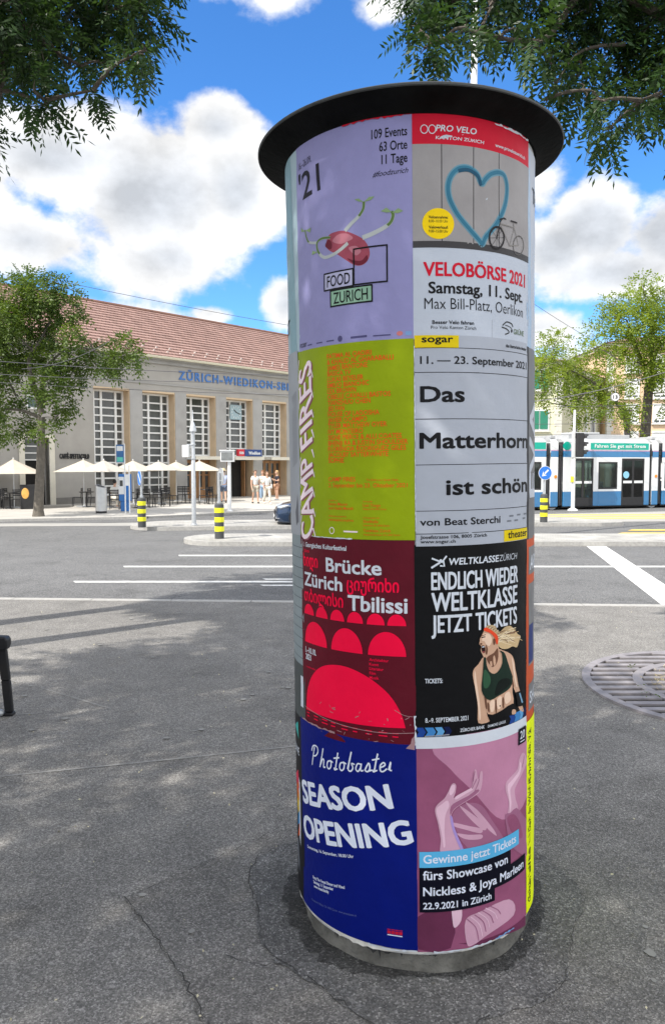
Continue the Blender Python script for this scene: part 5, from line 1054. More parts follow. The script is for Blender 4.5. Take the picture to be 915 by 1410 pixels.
def module(x0, x1, doors, windows, banner=True):
    holes = sorted([(d[0], d[1], .12, 2.40, 'd') for d in doors] + [(w[0], w[1], .95, 2.23, 'w') for w in windows])
    b = MB(); c = x0
    def strip(a0, a1, z0, z1):
        for zz0, zz1, m in ((.16, .84, 1), (.84, 2.46, 0), (2.46, 2.74, 1), (2.74, 2.785, 2), (2.785, 3.15, 0)):
            q0, q1 = max(z0, zz0), min(z1, zz1)
            if q1 > q0: b.box(a0, 0, q0, a1, .06, q1, m)
    for h0, h1, z0, z1, k in holes:
        strip(c, h0, .16, 3.15); strip(h0, h1, z1, 3.15)
        if z0 > .16: strip(h0, h1, .16, z0)
        c = h1
    strip(c, x1, .16, 3.15)
    for zz0, zz1, m in ((.16, .84, 1), (.84, .98, 0), (2.2, 2.46, 0), (2.46, 3.15, 1)): b.box(x0, TD - .06, zz0, x1, TD, zz1, m)
    k = x0
    while k < x1 - .1: b.box(k, TD - .055, .98, min(k + .12, x1), TD - .005, 2.2, 0); k += 1.5
    b.box(x0, .06, .16, x0 + .04, TD - .06, 3.15, 0) if x1 - x0 < 1.2 else None
    o = b.build('body', [M_tw, M_tb, M_tk], tram, bevel=.012)
    b = MB(); b.add([(x0, .0, 3.152), (x1, .0, 3.152), (x1, .25, 3.33), (x0, .25, 3.33), (x0, TD - .25, 3.33), (x1, TD - .25, 3.33), (x1, TD, 3.152), (x0, TD, 3.152)], [(0, 1, 2, 3), (3, 2, 5, 4), (4, 5, 6, 7), (0, 3, 4, 7), (1, 6, 5, 2)])
    if x1 - x0 > 2: b.box(x0 + .6, .5, 3.335, x1 - .8, TD - .5, 3.55)
    else: b.box(x0 + .05, .2, 3.335, x1 - .05, TD - .2, 3.46)
    b.build('roof', M_roofg, tram, bevel=.02)
    b = MB(); b.box(x0, .07, .10, x1, TD - .07, .30); b.build('floor', M_blackm, tram)
    for h0, h1, z0, z1, kk in holes:
        if kk == 'd':
            f = MB(); mid = (h0 + h1) / 2
            f.box(h0, .0, .16, h1, .05, .55)
            for a in (h0, mid - .06, h1 - .08): f.box(a, .0, .55, a + (.08 if a != mid - .06 else .12), .05, 2.40)
            for a0, a1 in ((h0 + .08, mid - .06), (mid + .06, h1 - .08)): f.box(a0, .0, 2.30, a1, .05, 2.40)
            d = f.build('door', M_blackm, tram, bevel=.006)
            MB().box(h0 + .07, .02, .5, h1 - .07, .035, 2.31).build('pane', M_tglass, d)
            g = MB(); g.box(h0 + .09, -.012, 1.22, mid - .07, .0, 1.34); g.box(mid + .07, -.012, 1.22, h1 - .09, .0, 1.34); g.build('push_bar', M_tw, d)
            g = MB(); g.tube([(mid + .16, .12, .5), (mid + .16, .12, 2.2)], .025, 8); g.build('handrail', M_tyel, d)
        else:
            f = MB(); t = .07
            f.box(h0 - .01, -.006, z0 - .01, h1 + .01, .05, z0 + t); f.box(h0 - .01, -.006, z1 - t, h1 + .01, .05, z1 + .01); f.box(h0 - .01, -.006, z0 + t, h0 + t, .05, z1 - t); f.box(h1 - t, -.006, z0 + t, h1 + .01, .05, z1 - t)
            wdo = f.build('window', M_blackm, tram, bevel=.03); MB().box(h0 + .05, .01, z0 + .05, h1 - .05, .03, z1 - .05).build('pane', M_tglass, wdo)
            for q in (0.25, .75):
                g = MB(); xx = h0 + (h1 - h0) * q; g.box(xx - .2, .5, .35, xx + .2, .95, .80); g.box(xx - .2, .5, .8, xx - .12, .95, 1.30); g.build('seat', M_tb, tram, bevel=.02)
    if banner:
        a0, a1 = banner
        b = MB(); b.box(a0, -.008, 2.82, a1, -.002, 3.13); b.build('advert_strip', M_tg, tram)
m0, m1 = ts(775), ts(893)
module(m0, m1, [(ts(787.5), ts(816)), (ts(855), ts(886))], [(ts(823), ts(849))], (ts(811.5), ts(891)))
ao = [o for o in tram.children if o.name.startswith('advert_strip')][0]
facade_text('advert_lettering', 'Fahren Sie gut mit Strom', ts(817), 2.91, .155, ts(886.5) - ts(817), M_white, ao, y=-.01, ext=.006, bold=.022)
b = MB(); b.sphere((ts(779), -.01, 2.98), (.22, .01, .20), 20, 10); b.build('roundel', M_tg, tram)
module(ts(758), ts(767.5), [], [], None); module(ts(897.5), ts(905), [], [], None)
module(ts(630), ts(751), [(ts(700), ts(727)), (ts(645), ts(672))], [(ts(733), ts(744.5)), (ts(678), ts(694))], (ts(715), ts(750)))
module(ts(911), ts(1040), [(ts(945), ts(975))], [(ts(914), ts(938)), (ts(985), ts(1010))], (ts(920), ts(1000)))
for a, c in ((751.3, 757.7), (767.8, 774.7), (893.3, 897.2), (905.3, 910.7)):
    b = MB(); x0, x1 = ts(a), ts(c); n = 5
    for k in range(n):
        q0, q1 = x0 + (x1 - x0) * k / n, x0 + (x1 - x0) * (k + 1) / n
        b.box(q0 + .01, .10 + .05 * (k % 2), .2, q1 - .005, TD - .1, 3.1)
    b.build('bellows', M_bel, tram)
    MB().box(x0 + .02, .02, 2.55, x0 + .18, .14, 2.78).build('hinge_camera', M_blackm, tram, bevel=.02)
for px_ in (764, 902):
    b = MB(); b.tube([(ts(px_), TD / 2 - .9, .33), (ts(px_), TD / 2 - .75, .33)], .33, 20); b.build('wheel', M_steel, tram)
    b = MB(); b.tube([(ts(px_), -.0, 1.55), (ts(px_), -.02, 1.55)], .08, 10); b.build('stop_light', mat('orange_marker', (.7, .25, .03), .4), tram)
b = MB(); b.tube([(ts(861), -.012, 1.62), (ts(861), -.002, 1.62)], .17, 20); b.build('door_sticker', mat('sticker_blue', (.25, .55, .75), .4, var=.05), tram)
b = MB(); b.box(ts(800), .6, 3.555, ts(835), TD - .6, 3.66); b.build('roof_unit', M_roofg, tram, bevel=.03)

# ------------------------------------------------------------------ street furniture
def bollard(p, label, sign, h=.92, r=.125):
    root = thing('bollard', tuple(p), label, 'bollard', 0, 'striped bollards on the traffic islands')
    b = MB(); b.lathe([(0, h + .03), (r * .6, h + .03), (r * .95, h), (r, h - .02), (r, 0)], 20); b.build('post', mat('bollard_grey', (.055, .058, .06), .7, var=.12), root, True)
    for k in range(3):
        z = .20 + k * .25
        b = MB(); b.lathe([(r + .001, z - .004), (r + .006, z), (r + .006, z + .125), (r + .001, z + .129)], 20); b.build('band', M_yellow, root, True)
    z, rz, kind = sign
    b = MB(); b.tube([(0, 0, h), (0, 0, z + .1)], .035, 10); b.tube([(0, 0, h + .03), (0, 0, h + .09)], .055, 12); b.build('sign_post', M_steel, root, True)
    sg = thing('x', (0, 0, 0), None, None); bpy.data.objects.remove(sg)
    b = MB(); b.T = Matrix.Translation((0, 0, z)) @ Matrix.Rotation(rz, 4, 'Z') @ Matrix.Translation((0, -.045, 0))
    rs = .24; b.tube([(0, .0, 0), (0, -.012, 0)], [rs, rs], 32)
    so2 = b.build('sign_disc', M_steel, root)
    b = MB(); b.T = Matrix.Translation((0, 0, z)) @ Matrix.Rotation(rz, 4, 'Z') @ Matrix.Translation((0, -.0595, 0))
    b.tube([(0, .0, 0), (0, -.002, 0)], [rs, rs], 32, 1); b.tube([(0, -.002, 0), (0, -.004, 0)], [rs - .014, rs - .014], 32, 0)
    b.T = b.T @ Matrix.Translation((0, -.0045, 0)) @ Matrix.Rotation(rad(45 if kind == 'arrow' else -45), 4, 'Y')
    if kind == 'arrow': b.add([(-.03, 0, .15), (.03, 0, .15), (.03, 0, -.03), (-.03, 0, -.03), (-.03, 0, -.031), (.03, 0, -.031), (.03, 0, -.03), (-.03, 0, -.03), (-.10, 0, -.01), (-.0, 0, -.165), (.10, 0, -.01), (0, 0, -.06)], [(0, 1, 2, 3), (8, 9, 11), (9, 10, 11)], 1)
    else: b.add([(-.035, 0, .2), (.035, 0, .2), (.035, 0, -.2), (-.035, 0, -.2)], [(0, 1, 2, 3)], 1)
    b.build('sign_face', [M_blue, M_white], so2)
    for q in (-.1, .1):
        b = MB(); b.T = Matrix.Translation((0, 0, z)) @ Matrix.Rotation(rz, 4, 'Z'); b.tube([(q * .3, -.01, q * 1.1), (q * .3, -.046, q * 1.1)], .022, 8); b.build('clamp', M_steel, so2)
    return root
bollard(G(302, 741.5, .12), 'yellow banded bollard whose sign shows only its grey back', (1.66, rad(118), 'arrow'))
bollard(G(195.5, 726, .12), 'yellow banded bollard beside the lamp mast with a narrow blue sign', (1.56, rad(-62), 'bar'))
bollard(G(748, 719, .12), 'yellow banded bollard with a blue arrow sign in front of the tram', (1.70, rad(8), 'arrow'), .95)
# mast with box on the middle island
p0 = G(267, 723.5, .12); ms = thing('signal_mast', tuple(p0), 'slim grey mast with a white control box on the traffic island', 'mast')
b = MB(); b.lathe([(.11, 0), (.11, .04), (.075, .06), (.07, 2.1), (.062, 2.12), (.06, 3.05), (0, 3.05)], 16); b.build('pole', M_steel, ms, True)
b = MB(); b.lathe([(.06, 3.02), (.12, 3.06), (.115, 3.13), (.05, 3.34), (.02, 3.38), (.012, 3.75), (0, 3.75)], 14); b.build('finial', M_steel, ms, True)
b = MB(); b.box(-.34, -.12, 2.22, -.12, .12, 2.62); b.build('control_box', M_white, ms, bevel=.02)
for z in (2.18, 2.64): b = MB(); b.lathe([(.062, z - .03), (.085, z - .02), (.085, z + .02), (.062, z + .03)], 14); b.box(-.2, -.02, z - .015, -.07, .02, z + .015); b.build('clamp', M_steel, ms)
# departure display
p0 = G(316, 704, .08); dm = thing('departure_display', tuple(p0), 'white pole carrying a small departure screen before the entrance', 'display')
b = MB(); b.lathe([(.14, 0), (.14, .03), (.085, .05), (.08, 2.15), (0, 2.15)], 16); b.build('pole', M_white, dm, True)
b = MB(); b.box(-.36, -.16, 2.15, .22, .16, 2.62); b.box(-.40, -.2, 2.62, .26, .18, 2.66); hb = b.build('housing', M_white, dm, bevel=.015)
MB().box(-.32, -.168, 2.21, .18, -.162, 2.56).build('screen', mat('grey_screen', (.20, .21, .21), .25, var=.2), hb)
# litter bin
p0 = G(139.5, 706.5, .08); lb = thing('litter_bin', tuple(p0), 'round stainless steel litter bin with slanted top on the forecourt', 'litter bin')
n = 28; r = .235; vs = []; 
for k in range(n): t = 2 * math.pi * k / n; x, y = r * math.sin(t), -r * math.cos(t); vs += [(x, y, .09), (x, y, 1.13 - x * .28 + y * .1)]
b = MB(); b.add(vs, [(2 * k, (2 * k + 2) % (2 * n), (2 * k + 3) % (2 * n), 2 * k + 1) for k in range(n)] + [tuple(2 * k + 1 for k in range(n))]); b.build('shell', mat('brushed_steel', (.58, .59, .60), .3, .8, var=.1, scale=3), lb, True)
b = MB(); b.lathe([(.22, .09), (.225, 0), (0, 0)], 24); b.build('foot', M_blackm, lb)
b = MB(); b.add([(r * .7 * math.sin(t), -.03 - r * .45 * math.cos(t), 1.145 - r * .7 * math.sin(t) * .28 + (-.03 - r * .45 * math.cos(t)) * .1) for t in [2 * math.pi * k / 20 for k in range(20)]], [tuple(range(20))]); b.build('opening', M_blackm, lb)
# ticket machine and stop sign
p0 = G(173, 704, .08); tm = thing('ticket_machine', tuple(p0), 'blue ticket machine standing beneath the bus stop sign', 'ticket machine', rad(12))
b = MB(); b.box(-.26, -.14, .45, .26, .16, 1.62); b.box(-.20, -.1, .0, .20, .12, .45); b.build('cabinet', mat('zvv_blue', (.03, .16, .46), .4, var=.06), tm, bevel=.02)
MB().box(-.27, -.16, .75, -.04, -.142, 1.5).build('front_panel', M_white, tm); MB().box(-.22, -.168, 1.1, -.09, -.162, 1.35).build('screen', M_pane, tm)
p0 = G(173.5, 706.5, .08); st = thing('stop_sign', tuple(p0), 'tall bus stop sign with twin white poles and blue header', 'stop sign')
for x in (-.02, .16): b = MB(); b.tube([(x, 0, 0), (x, 0, 2.9 if x < 0 else 2.0)], .028, 8); b.build('pole', M_white, st)
b = MB(); b.box(-.36, -.03, 2.12, -.05, .03, 2.86); b.build('header', mat('stop_blue', (.03, .13, .33), .4, var=.3, scale=7), st, bevel=.01)
MB().box(-.33, -.036, 2.15, -.08, -.031, 2.34).build('line_plate', mat('plate_green', (.1, .5, .4), .4), st); MB().box(-.33, -.036, 2.6, -.08, -.031, 2.8).build('line_plate', M_white, st)
b = MB(); b.box(-.02, -.02, 1.15, .16, .02, 1.62); b.build('timetable', M_white, st)
# signal lights by the tram
p0 = G(788, 703, .0); tl = thing('traffic_light', tuple(p0), 'black three-lamp traffic light on a white pole in front of the tram', 'traffic light')
b = MB(); b.lathe([(.24, 0), (.22, .05), (.09, .12), (.085, 3.3), (.06, 3.32), (.05, 4.6), (0, 4.6)], 16); b.build('pole', M_white, tl, True)
b = MB(); b.box(-.14, -.11, 2.42, .02, -.05, 3.62); b.build('backing_board', mat('board_grey', (.52, .53, .54), .5, var=.06), tl, bevel=.02)
b = MB(); b.box(.06, -.16, 2.46, .42, .14, 3.56); hs_ = b.build('housing', M_blackm, tl, bevel=.05)
for k in range(3):
    z = 2.64 + k * .365; b = MB(); n = 14; vs = []
    for q in range(n + 1): t = rad(-20 + 220 * q / n); vs += [(.42, .13 * math.cos(t) - .01, z + .14 * math.sin(t)), (.62 if 2 < q < n - 2 else .54, .13 * math.cos(t) - .01, z + .14 * math.sin(t))]
    b.add(vs, [(2 * q, 2 * q + 2, 2 * q + 3, 2 * q + 1) for q in range(n)]); b.build('visor', M_blackm, hs_)
    b = MB(); b.tube([(.415, -.01, z), (.43, -.01, z)], .125, 16); b.build('lens', mat('dark_lens%d' % k, [(.01, .05, .03), (.06, .04, .0), (.07, .0, .0)][k], .15), hs_)
b = MB(); b.box(-.15, -.13, .95 + .35, -.02, -.06, 1.58); b.build('push_button', M_tyel, tl, bevel=.02)
# flag mast far behind the column
fm = thing('lamp_mast', (3.73, 20.2, .12), 'white mast rising behind the column above its cap', 'mast')
b = MB(); b.lathe([(.16, 0), (.16, .1), (.12, .15), (.085, 14.2), (0, 14.2)], 14); b.build('pole', M_white, fm, True)
b = MB(); b.sphere((0, 0, 14.25), .12, 12, 8); b.build('finial', M_steel, fm, True)
# advertising board by the cafe door
p0 = G(38, 701, .08); ab = thing('display_board', tuple(p0), 'black board with an orange oval next to the cafe door', 'sign board', rad(20))
b = MB(); b.box(-.30, -.05, 0, .34, .10, 1.12); b.build('panel', M_blackm, ab, bevel=.02)
b = MB(); b.sphere((-.08, -.055, .72), (.16, .012, .25), 20, 10); b.build('oval', mat('oval_orange', (.80, .42, .10), .5, var=.25, scale=8), ab, True)
# black steel bench at the left edge
q0 = G(13, 985); bn = thing('steel_bench', (q0.x - .02, q0.y, 0), 'black steel bench whose end frame cuts into the left edge', 'bench')
for y in (0.0, -1.75):
    b = MB(); P_ = [(.02, y, .03), (.0, y, .30), (-.028, y, .58)]
    for i in range(2):
        a, c = P_[i], P_[i + 1]; w0, w1 = (.034, .036) if i == 0 else (.036, .04)
        b.add([(a[0] - w0, y - .02, a[2]), (a[0] + w0, y - .02, a[2]), (a[0] + w0, y + .02, a[2]), (a[0] - w0, y + .02, a[2]), (c[0] - w1, y - .02, c[2]), (c[0] + w1, y - .02, c[2]), (c[0] + w1, y + .02, c[2]), (c[0] - w1, y + .02, c[2])],
              [(0, 1, 5, 4), (1, 2, 6, 5), (2, 3, 7, 6), (3, 0, 4, 7), (0, 3, 2, 1), (4, 5, 6, 7)])
    b.box(-.10, y - .035, .0, .06, y + .035, .028); b.build('leg', M_black, bn, bevel=.008)
    b = MB(); b.box(-.60, y - .02, .0, -.54, y + .02, .95); b.build('leg', M_black, bn, bevel=.008)
    b = MB(); b.add([(.02, y - .045, .56), (.035, y - .045, .60), (.035, y - .045, .645), (.02, y - .045, .672), (-.58, y - .045, .70), (-.58, y - .045, .62), (-.08, y - .045, .56),
                     (.02, y + .045, .56), (.035, y + .045, .60), (.035, y + .045, .645), (.02, y + .045, .672), (-.58, y + .045, .70), (-.58, y + .045, .62), (-.08, y + .045, .56)],
                    [(6, 5, 4, 3, 2, 1, 0), (7, 8, 9, 10, 11, 12, 13)] + [(i, (i + 1) % 7, 7 + (i + 1) % 7, 7 + i) for i in range(7)]); b.build('armrest', M_black, bn, bevel=.012)
    b = MB(); b.sphere((-.045, y - .03, .03), (.035, .035, .03), 10, 6); b.build('bolt_cap', M_steel, bn, True)
for k in range(5): b = MB(); b.box(-.50 + k * .09, -1.73, .43, -.43 + k * .09, -.03, .455); b.build('seat_slat', M_black, bn, bevel=.005)
for k in range(3): b = MB(); b.box(-.555, -1.73, .60 + k * .12, -.53, -.03, .69 + k * .12); b.build('back_slat', M_black, bn, bevel=.005)
# tree grate at the right
gx, gy, gr = 3.75, 6.82, 1.34
tg = thing('tree_grate', (gx, gy, 0), 'large round slotted iron tree grate set in the pavement', 'tree grate')
M_iron = mat('cast_iron', (.27, .25, .258), .6, .1, var=.2, scale=9, dirt=.3)
MB().lathe([(.32, .0045), (1.3, .0045)], 64).build('pit', mat('dark_soil', (.02, .017, .014), .95, var=.4, scale=20), tg)
b = MB()
for r0, r1 in ((1.26, 1.34), (.78, .87), (.32, .40)): b.lathe([(r0, .0), (r0, .022), (r1, .022), (r1, .0)], 72)
b.build('rings', M_iron, tg)
b = MB()
for (ra, rbb) in ((.40, .78), (.87, 1.26)):
    y = -1.24
    while y < 1.25:
        for sgn in (-1, 1):
            if abs(y) < rbb - .01:
                xo = math.sqrt(rbb * rbb - y * y); xi = math.sqrt(max(ra * ra - y * y, 0)); xi = max(xi, .03)
                if xo > xi: b.box(min(sgn * xi, sgn * xo), y - .040, .002, max(sgn * xi, sgn * xo), y + .040, .021)
        y += .155
b.box(-.025, -1.26, .001, .025, -.4, .0205); b.box(-.025, .4, .001, .025, 1.26, .0205)
b.build('bars', M_iron, tg)
rng = np.random.default_rng(3); k = 900; ang = rng.uniform(0, 6.28, k); rr_ = rng.uniform(.15, .62, k) ** 1.0
Pn = np.stack([gx + rr_ * np.cos(ang) - .1, gy + rr_ * np.sin(ang) * .8, np.full(k, .02)], 1)
o = leafset('dry_grass', Pn, rng.normal(0, 1, (k, 3)) * [1, 1, .5] + [0, 0, .5], .16, 3, .05, mat('straw', (.42, .35, .20), .9, var=.25), None, rng, .1); tag(o, 'dry straw and weeds tufted in the tree pit', 'grass', None, 'stuff')
o['label'] = 'dry straw and weeds tufted in the tree pit'
k = 14; ang = rng.uniform(2.2, 4.4, k); rr_ = rng.uniform(.6, 1.1, k)
o = leafset('weeds', np.stack([gx + rr_ * np.cos(ang), gy + rr_ * np.sin(ang), np.full(k, .025)], 1), rng.normal(0, 1, (k, 3)) * [1, 1, .3], .10, 5, .25, LF_mid, None, rng, -.1); tag(o, 'small green sprigs lying on the iron grate', 'weeds', None, 'stuff')
# fallen leaflets and grit on the pavement
k = 650; X_ = rng.uniform(-6, 6, k); Y_ = 2.6 + rng.uniform(0, 1, k) ** 1.4 * 9; me_pts = np.stack([X_, Y_, np.full(k, .014)], 1)
o = leafset('fallen_leaves', me_pts, rng.normal(0, 1, (k, 3)) * [1, 1, 0], .06, 1, .32, mat('fallen_leaf', (.50, .46, .32), .8, var=.4, scale=3), None, rng, 0); tag(o, 'pale fallen leaflets scattered over the pavement', 'leaves', None, 'stuff')

# ------------------------------------------------------------------ cafe parasols, tables, chairs
M_can = mat('parasol_cloth', (.50, .45, .375), .85, var=.05, scale=3); M_can2 = mat('parasol_cloth_grey', (.44, .41, .365), .85, var=.05, scale=3)
def parasol(p, ztop, zedge, rx, label, m=M_can, rot=0):
    root = thing('parasol', tuple(p), label, 'parasol', rot, 'cafe parasols on the station forecourt')
    zt, ze = ztop - p.z, zedge - p.z
    b = MB(); b.tube([(0, 0, 0.05), (0, 0, zt - .02)], .026, 10); b.build('pole', M_white, root)
    b = MB(); b.box(-.27, -.27, 0, .27, .27, .06); b.build('base_plate', M_steel, root, bevel=.02)
    b = MB(); n = 8; vs = [(0, 0, zt)]; rings = 4
    for j in range(1, rings + 1):
        f = j / rings
        for q in range(n * 2):
            t = math.pi * 2 * q / (n * 2) + math.pi / 8; sc_ = 1 if q % 2 == 0 else .955; z = zt + (ze - zt) * (f ** .92) - (0 if q % 2 == 0 else .03 * math.sin(f * math.pi))
            vs.append((rx * f * sc_ * math.cos(t), rx * f * sc_ * math.sin(t), z))
    m_ = n * 2; fs = [(0, 1 + q, 1 + (q + 1) % m_) for q in range(m_)]
    for j in range(rings - 1):
        for q in range(m_): a = 1 + j * m_; fs.append((a + q, a + m_ + q, a + m_ + (q + 1) % m_, a + (q + 1) % m_))
    b.add(vs, fs); co = b.build('canopy', m, root); sm = co.modifiers.new('thickness', 'SOLIDIFY'); sm.thickness = .012
    for q in range(8):
        t = math.pi * 2 * q / 8 + math.pi / 8; b = MB(); b.tube([(.03 * math.cos(t), .03 * math.sin(t), zt - .06), (rx * .97 * math.cos(t), rx * .97 * math.sin(t), ze - .01)], .011, 5); b.build('rib', M_white, root)
    b = MB(); b.sphere((0, 0, zt + .03), .035, 8, 6); b.build('finial', M_white, root, True)
UM = [(20, 699.5, 632, 652.5, 36, 'leftmost cream parasol, beside the cafe door', M_can), (116, 698, 633, 650, 35, 'cream parasol under the cafe lettering', M_can), (144, 699.5, 633.5, 650, 33, 'greyish parasol just behind the litter bin', M_can2),
      (184, 694, 634, 649, 30, 'cream parasol behind the ticket machine', M_can), (219, 693.5, 635, 648, 28, 'greyish parasol between the stop sign and the mast', M_can2), (243, 690, 635.5, 648, 26, 'small cream parasol just left of the mast', M_can), (275, 690.5, 634.5, 648.5, 30, 'rightmost cream parasol, just right of the mast', M_can)]
for px_, py_, yt, ye, hw, lab, m in UM:
    p0 = G(px_, py_, .08); parasol(p0, atY(px_, yt, p0.y).z, atY(px_, ye, p0.y).z + .02, hw * 1.12 / FPX * p0.y, lab, m, ST_A)
GC = 'black metal cafe chairs on the forecourt'
def make_chair():
    r = thing('cafe_chair', (0, 0, 0), 'x', 'chair', 0, GC)
    b = MB(); b.box(-.20, -.20, .44, .20, .20, .465); b.build('seat', M_black, r, bevel=.008)
    b = MB()
    for z in (.60, .68, .76, .84): b.box(-.20, .19, z, .20, .215, z + .05)
    b.build('backrest', M_black, r)
    for sx_ in (-1, 1):
        b = MB(); b.tube([(sx_ * .21, -.22, 0), (sx_ * .19, -.19, .44)], .016, 6); b.build('leg', M_black, r)
        b = MB(); b.tube([(sx_ * .21, .26, 0), (sx_ * .19, .19, .46), (sx_ * .19, .21, .90)], .016, 6); b.build('leg', M_black, r)
    return r
def make_table():
    r = thing('cafe_table', (0, 0, 0), 'x', 'table', 0, 'round black cafe tables on the forecourt')
    b = MB(); b.lathe([(0, .74), (.34, .74), (.35, .725), (.34, .71), (0, .71)], 24); b.build('tabletop', M_black, r, True)
    b = MB(); b.tube([(0, 0, .02), (0, 0, .71)], .03, 10); b.build('column', M_black, r)
    b = MB(); b.lathe([(0, .03), (.2, .025), (.22, .0), (0, 0)], 20); b.build('foot', M_black, r)
    return r
chair0, table0 = make_chair(), make_table(); used = [0, 0]
def put(proto, i, p, rz, lab):
    o = proto if not used[i] else copy_tree(proto); used[i] += 1; o.location = p; o.rotation_euler = (0, 0, rz); o['label'] = lab; return o
CHS = [(-6, 700, .2, 'black cafe chair cut by the left edge of the view'), (5, 700.5, 2.9, 'black cafe chair just left of the leftmost parasol pole'), (24, 701, .3, 'black cafe chair between the leftmost parasol pole and the oval board'), (12, 698, 1.4, 'black cafe chair behind the leftmost parasol pole'),
       (107, 697.5, -1.4, 'black cafe chair left of the parasol pole under the cafe lettering'), (129, 698, 1.5, 'black cafe chair right of the parasol pole under the cafe lettering'), (158.5, 701, 3.3, 'black cafe chair on which the person in white sits'),
       (184, 699.5, -1.2, 'black cafe chair just right of the ticket machine'), (196, 698.5, 1.2, 'black cafe chair behind the narrow blue bollard sign'), (205, 698.5, 2.8, 'black cafe chair right of the narrow blue bollard sign'), (218, 698, 3.1, 'black cafe chair at the foot of the greyish parasol left of the mast'), (228, 697, 3.3, 'black cafe chair with its back to the street left of the mast'),
       (236, 694.5, 1.2, 'black cafe chair behind the table left of the mast'), (250, 693, .3, 'black cafe chair against the wall just left of the mast'), (258, 692.5, 3.0, 'black cafe chair hidden partly by the mast'), (280, 694.5, -1.2, 'black cafe chair right of the mast under the rightmost parasol'), (290, 694, 2.9, 'black cafe chair left of the grey backed sign'), (296, 693.5, 1.3, 'black cafe chair right behind the grey backed sign')]
for px_, py_, rz, lab in CHS: put(chair0, 0, G(px_, py_, .08), rz, lab)
for px_, py_, lab in ((14, 700.5, 'black cafe table under the leftmost parasol'), (119.5, 698.3, 'black cafe table under the parasol by the cafe lettering'), (151, 698, 'black cafe table in front of the seated person'), (190, 699.5, 'black cafe table right of the ticket machine'), (223, 695.5, 'black cafe table left of the mast'), (285, 693, 'black cafe table under the rightmost parasol')):
    put(table0, 1, G(px_, py_, .08), 0, lab)

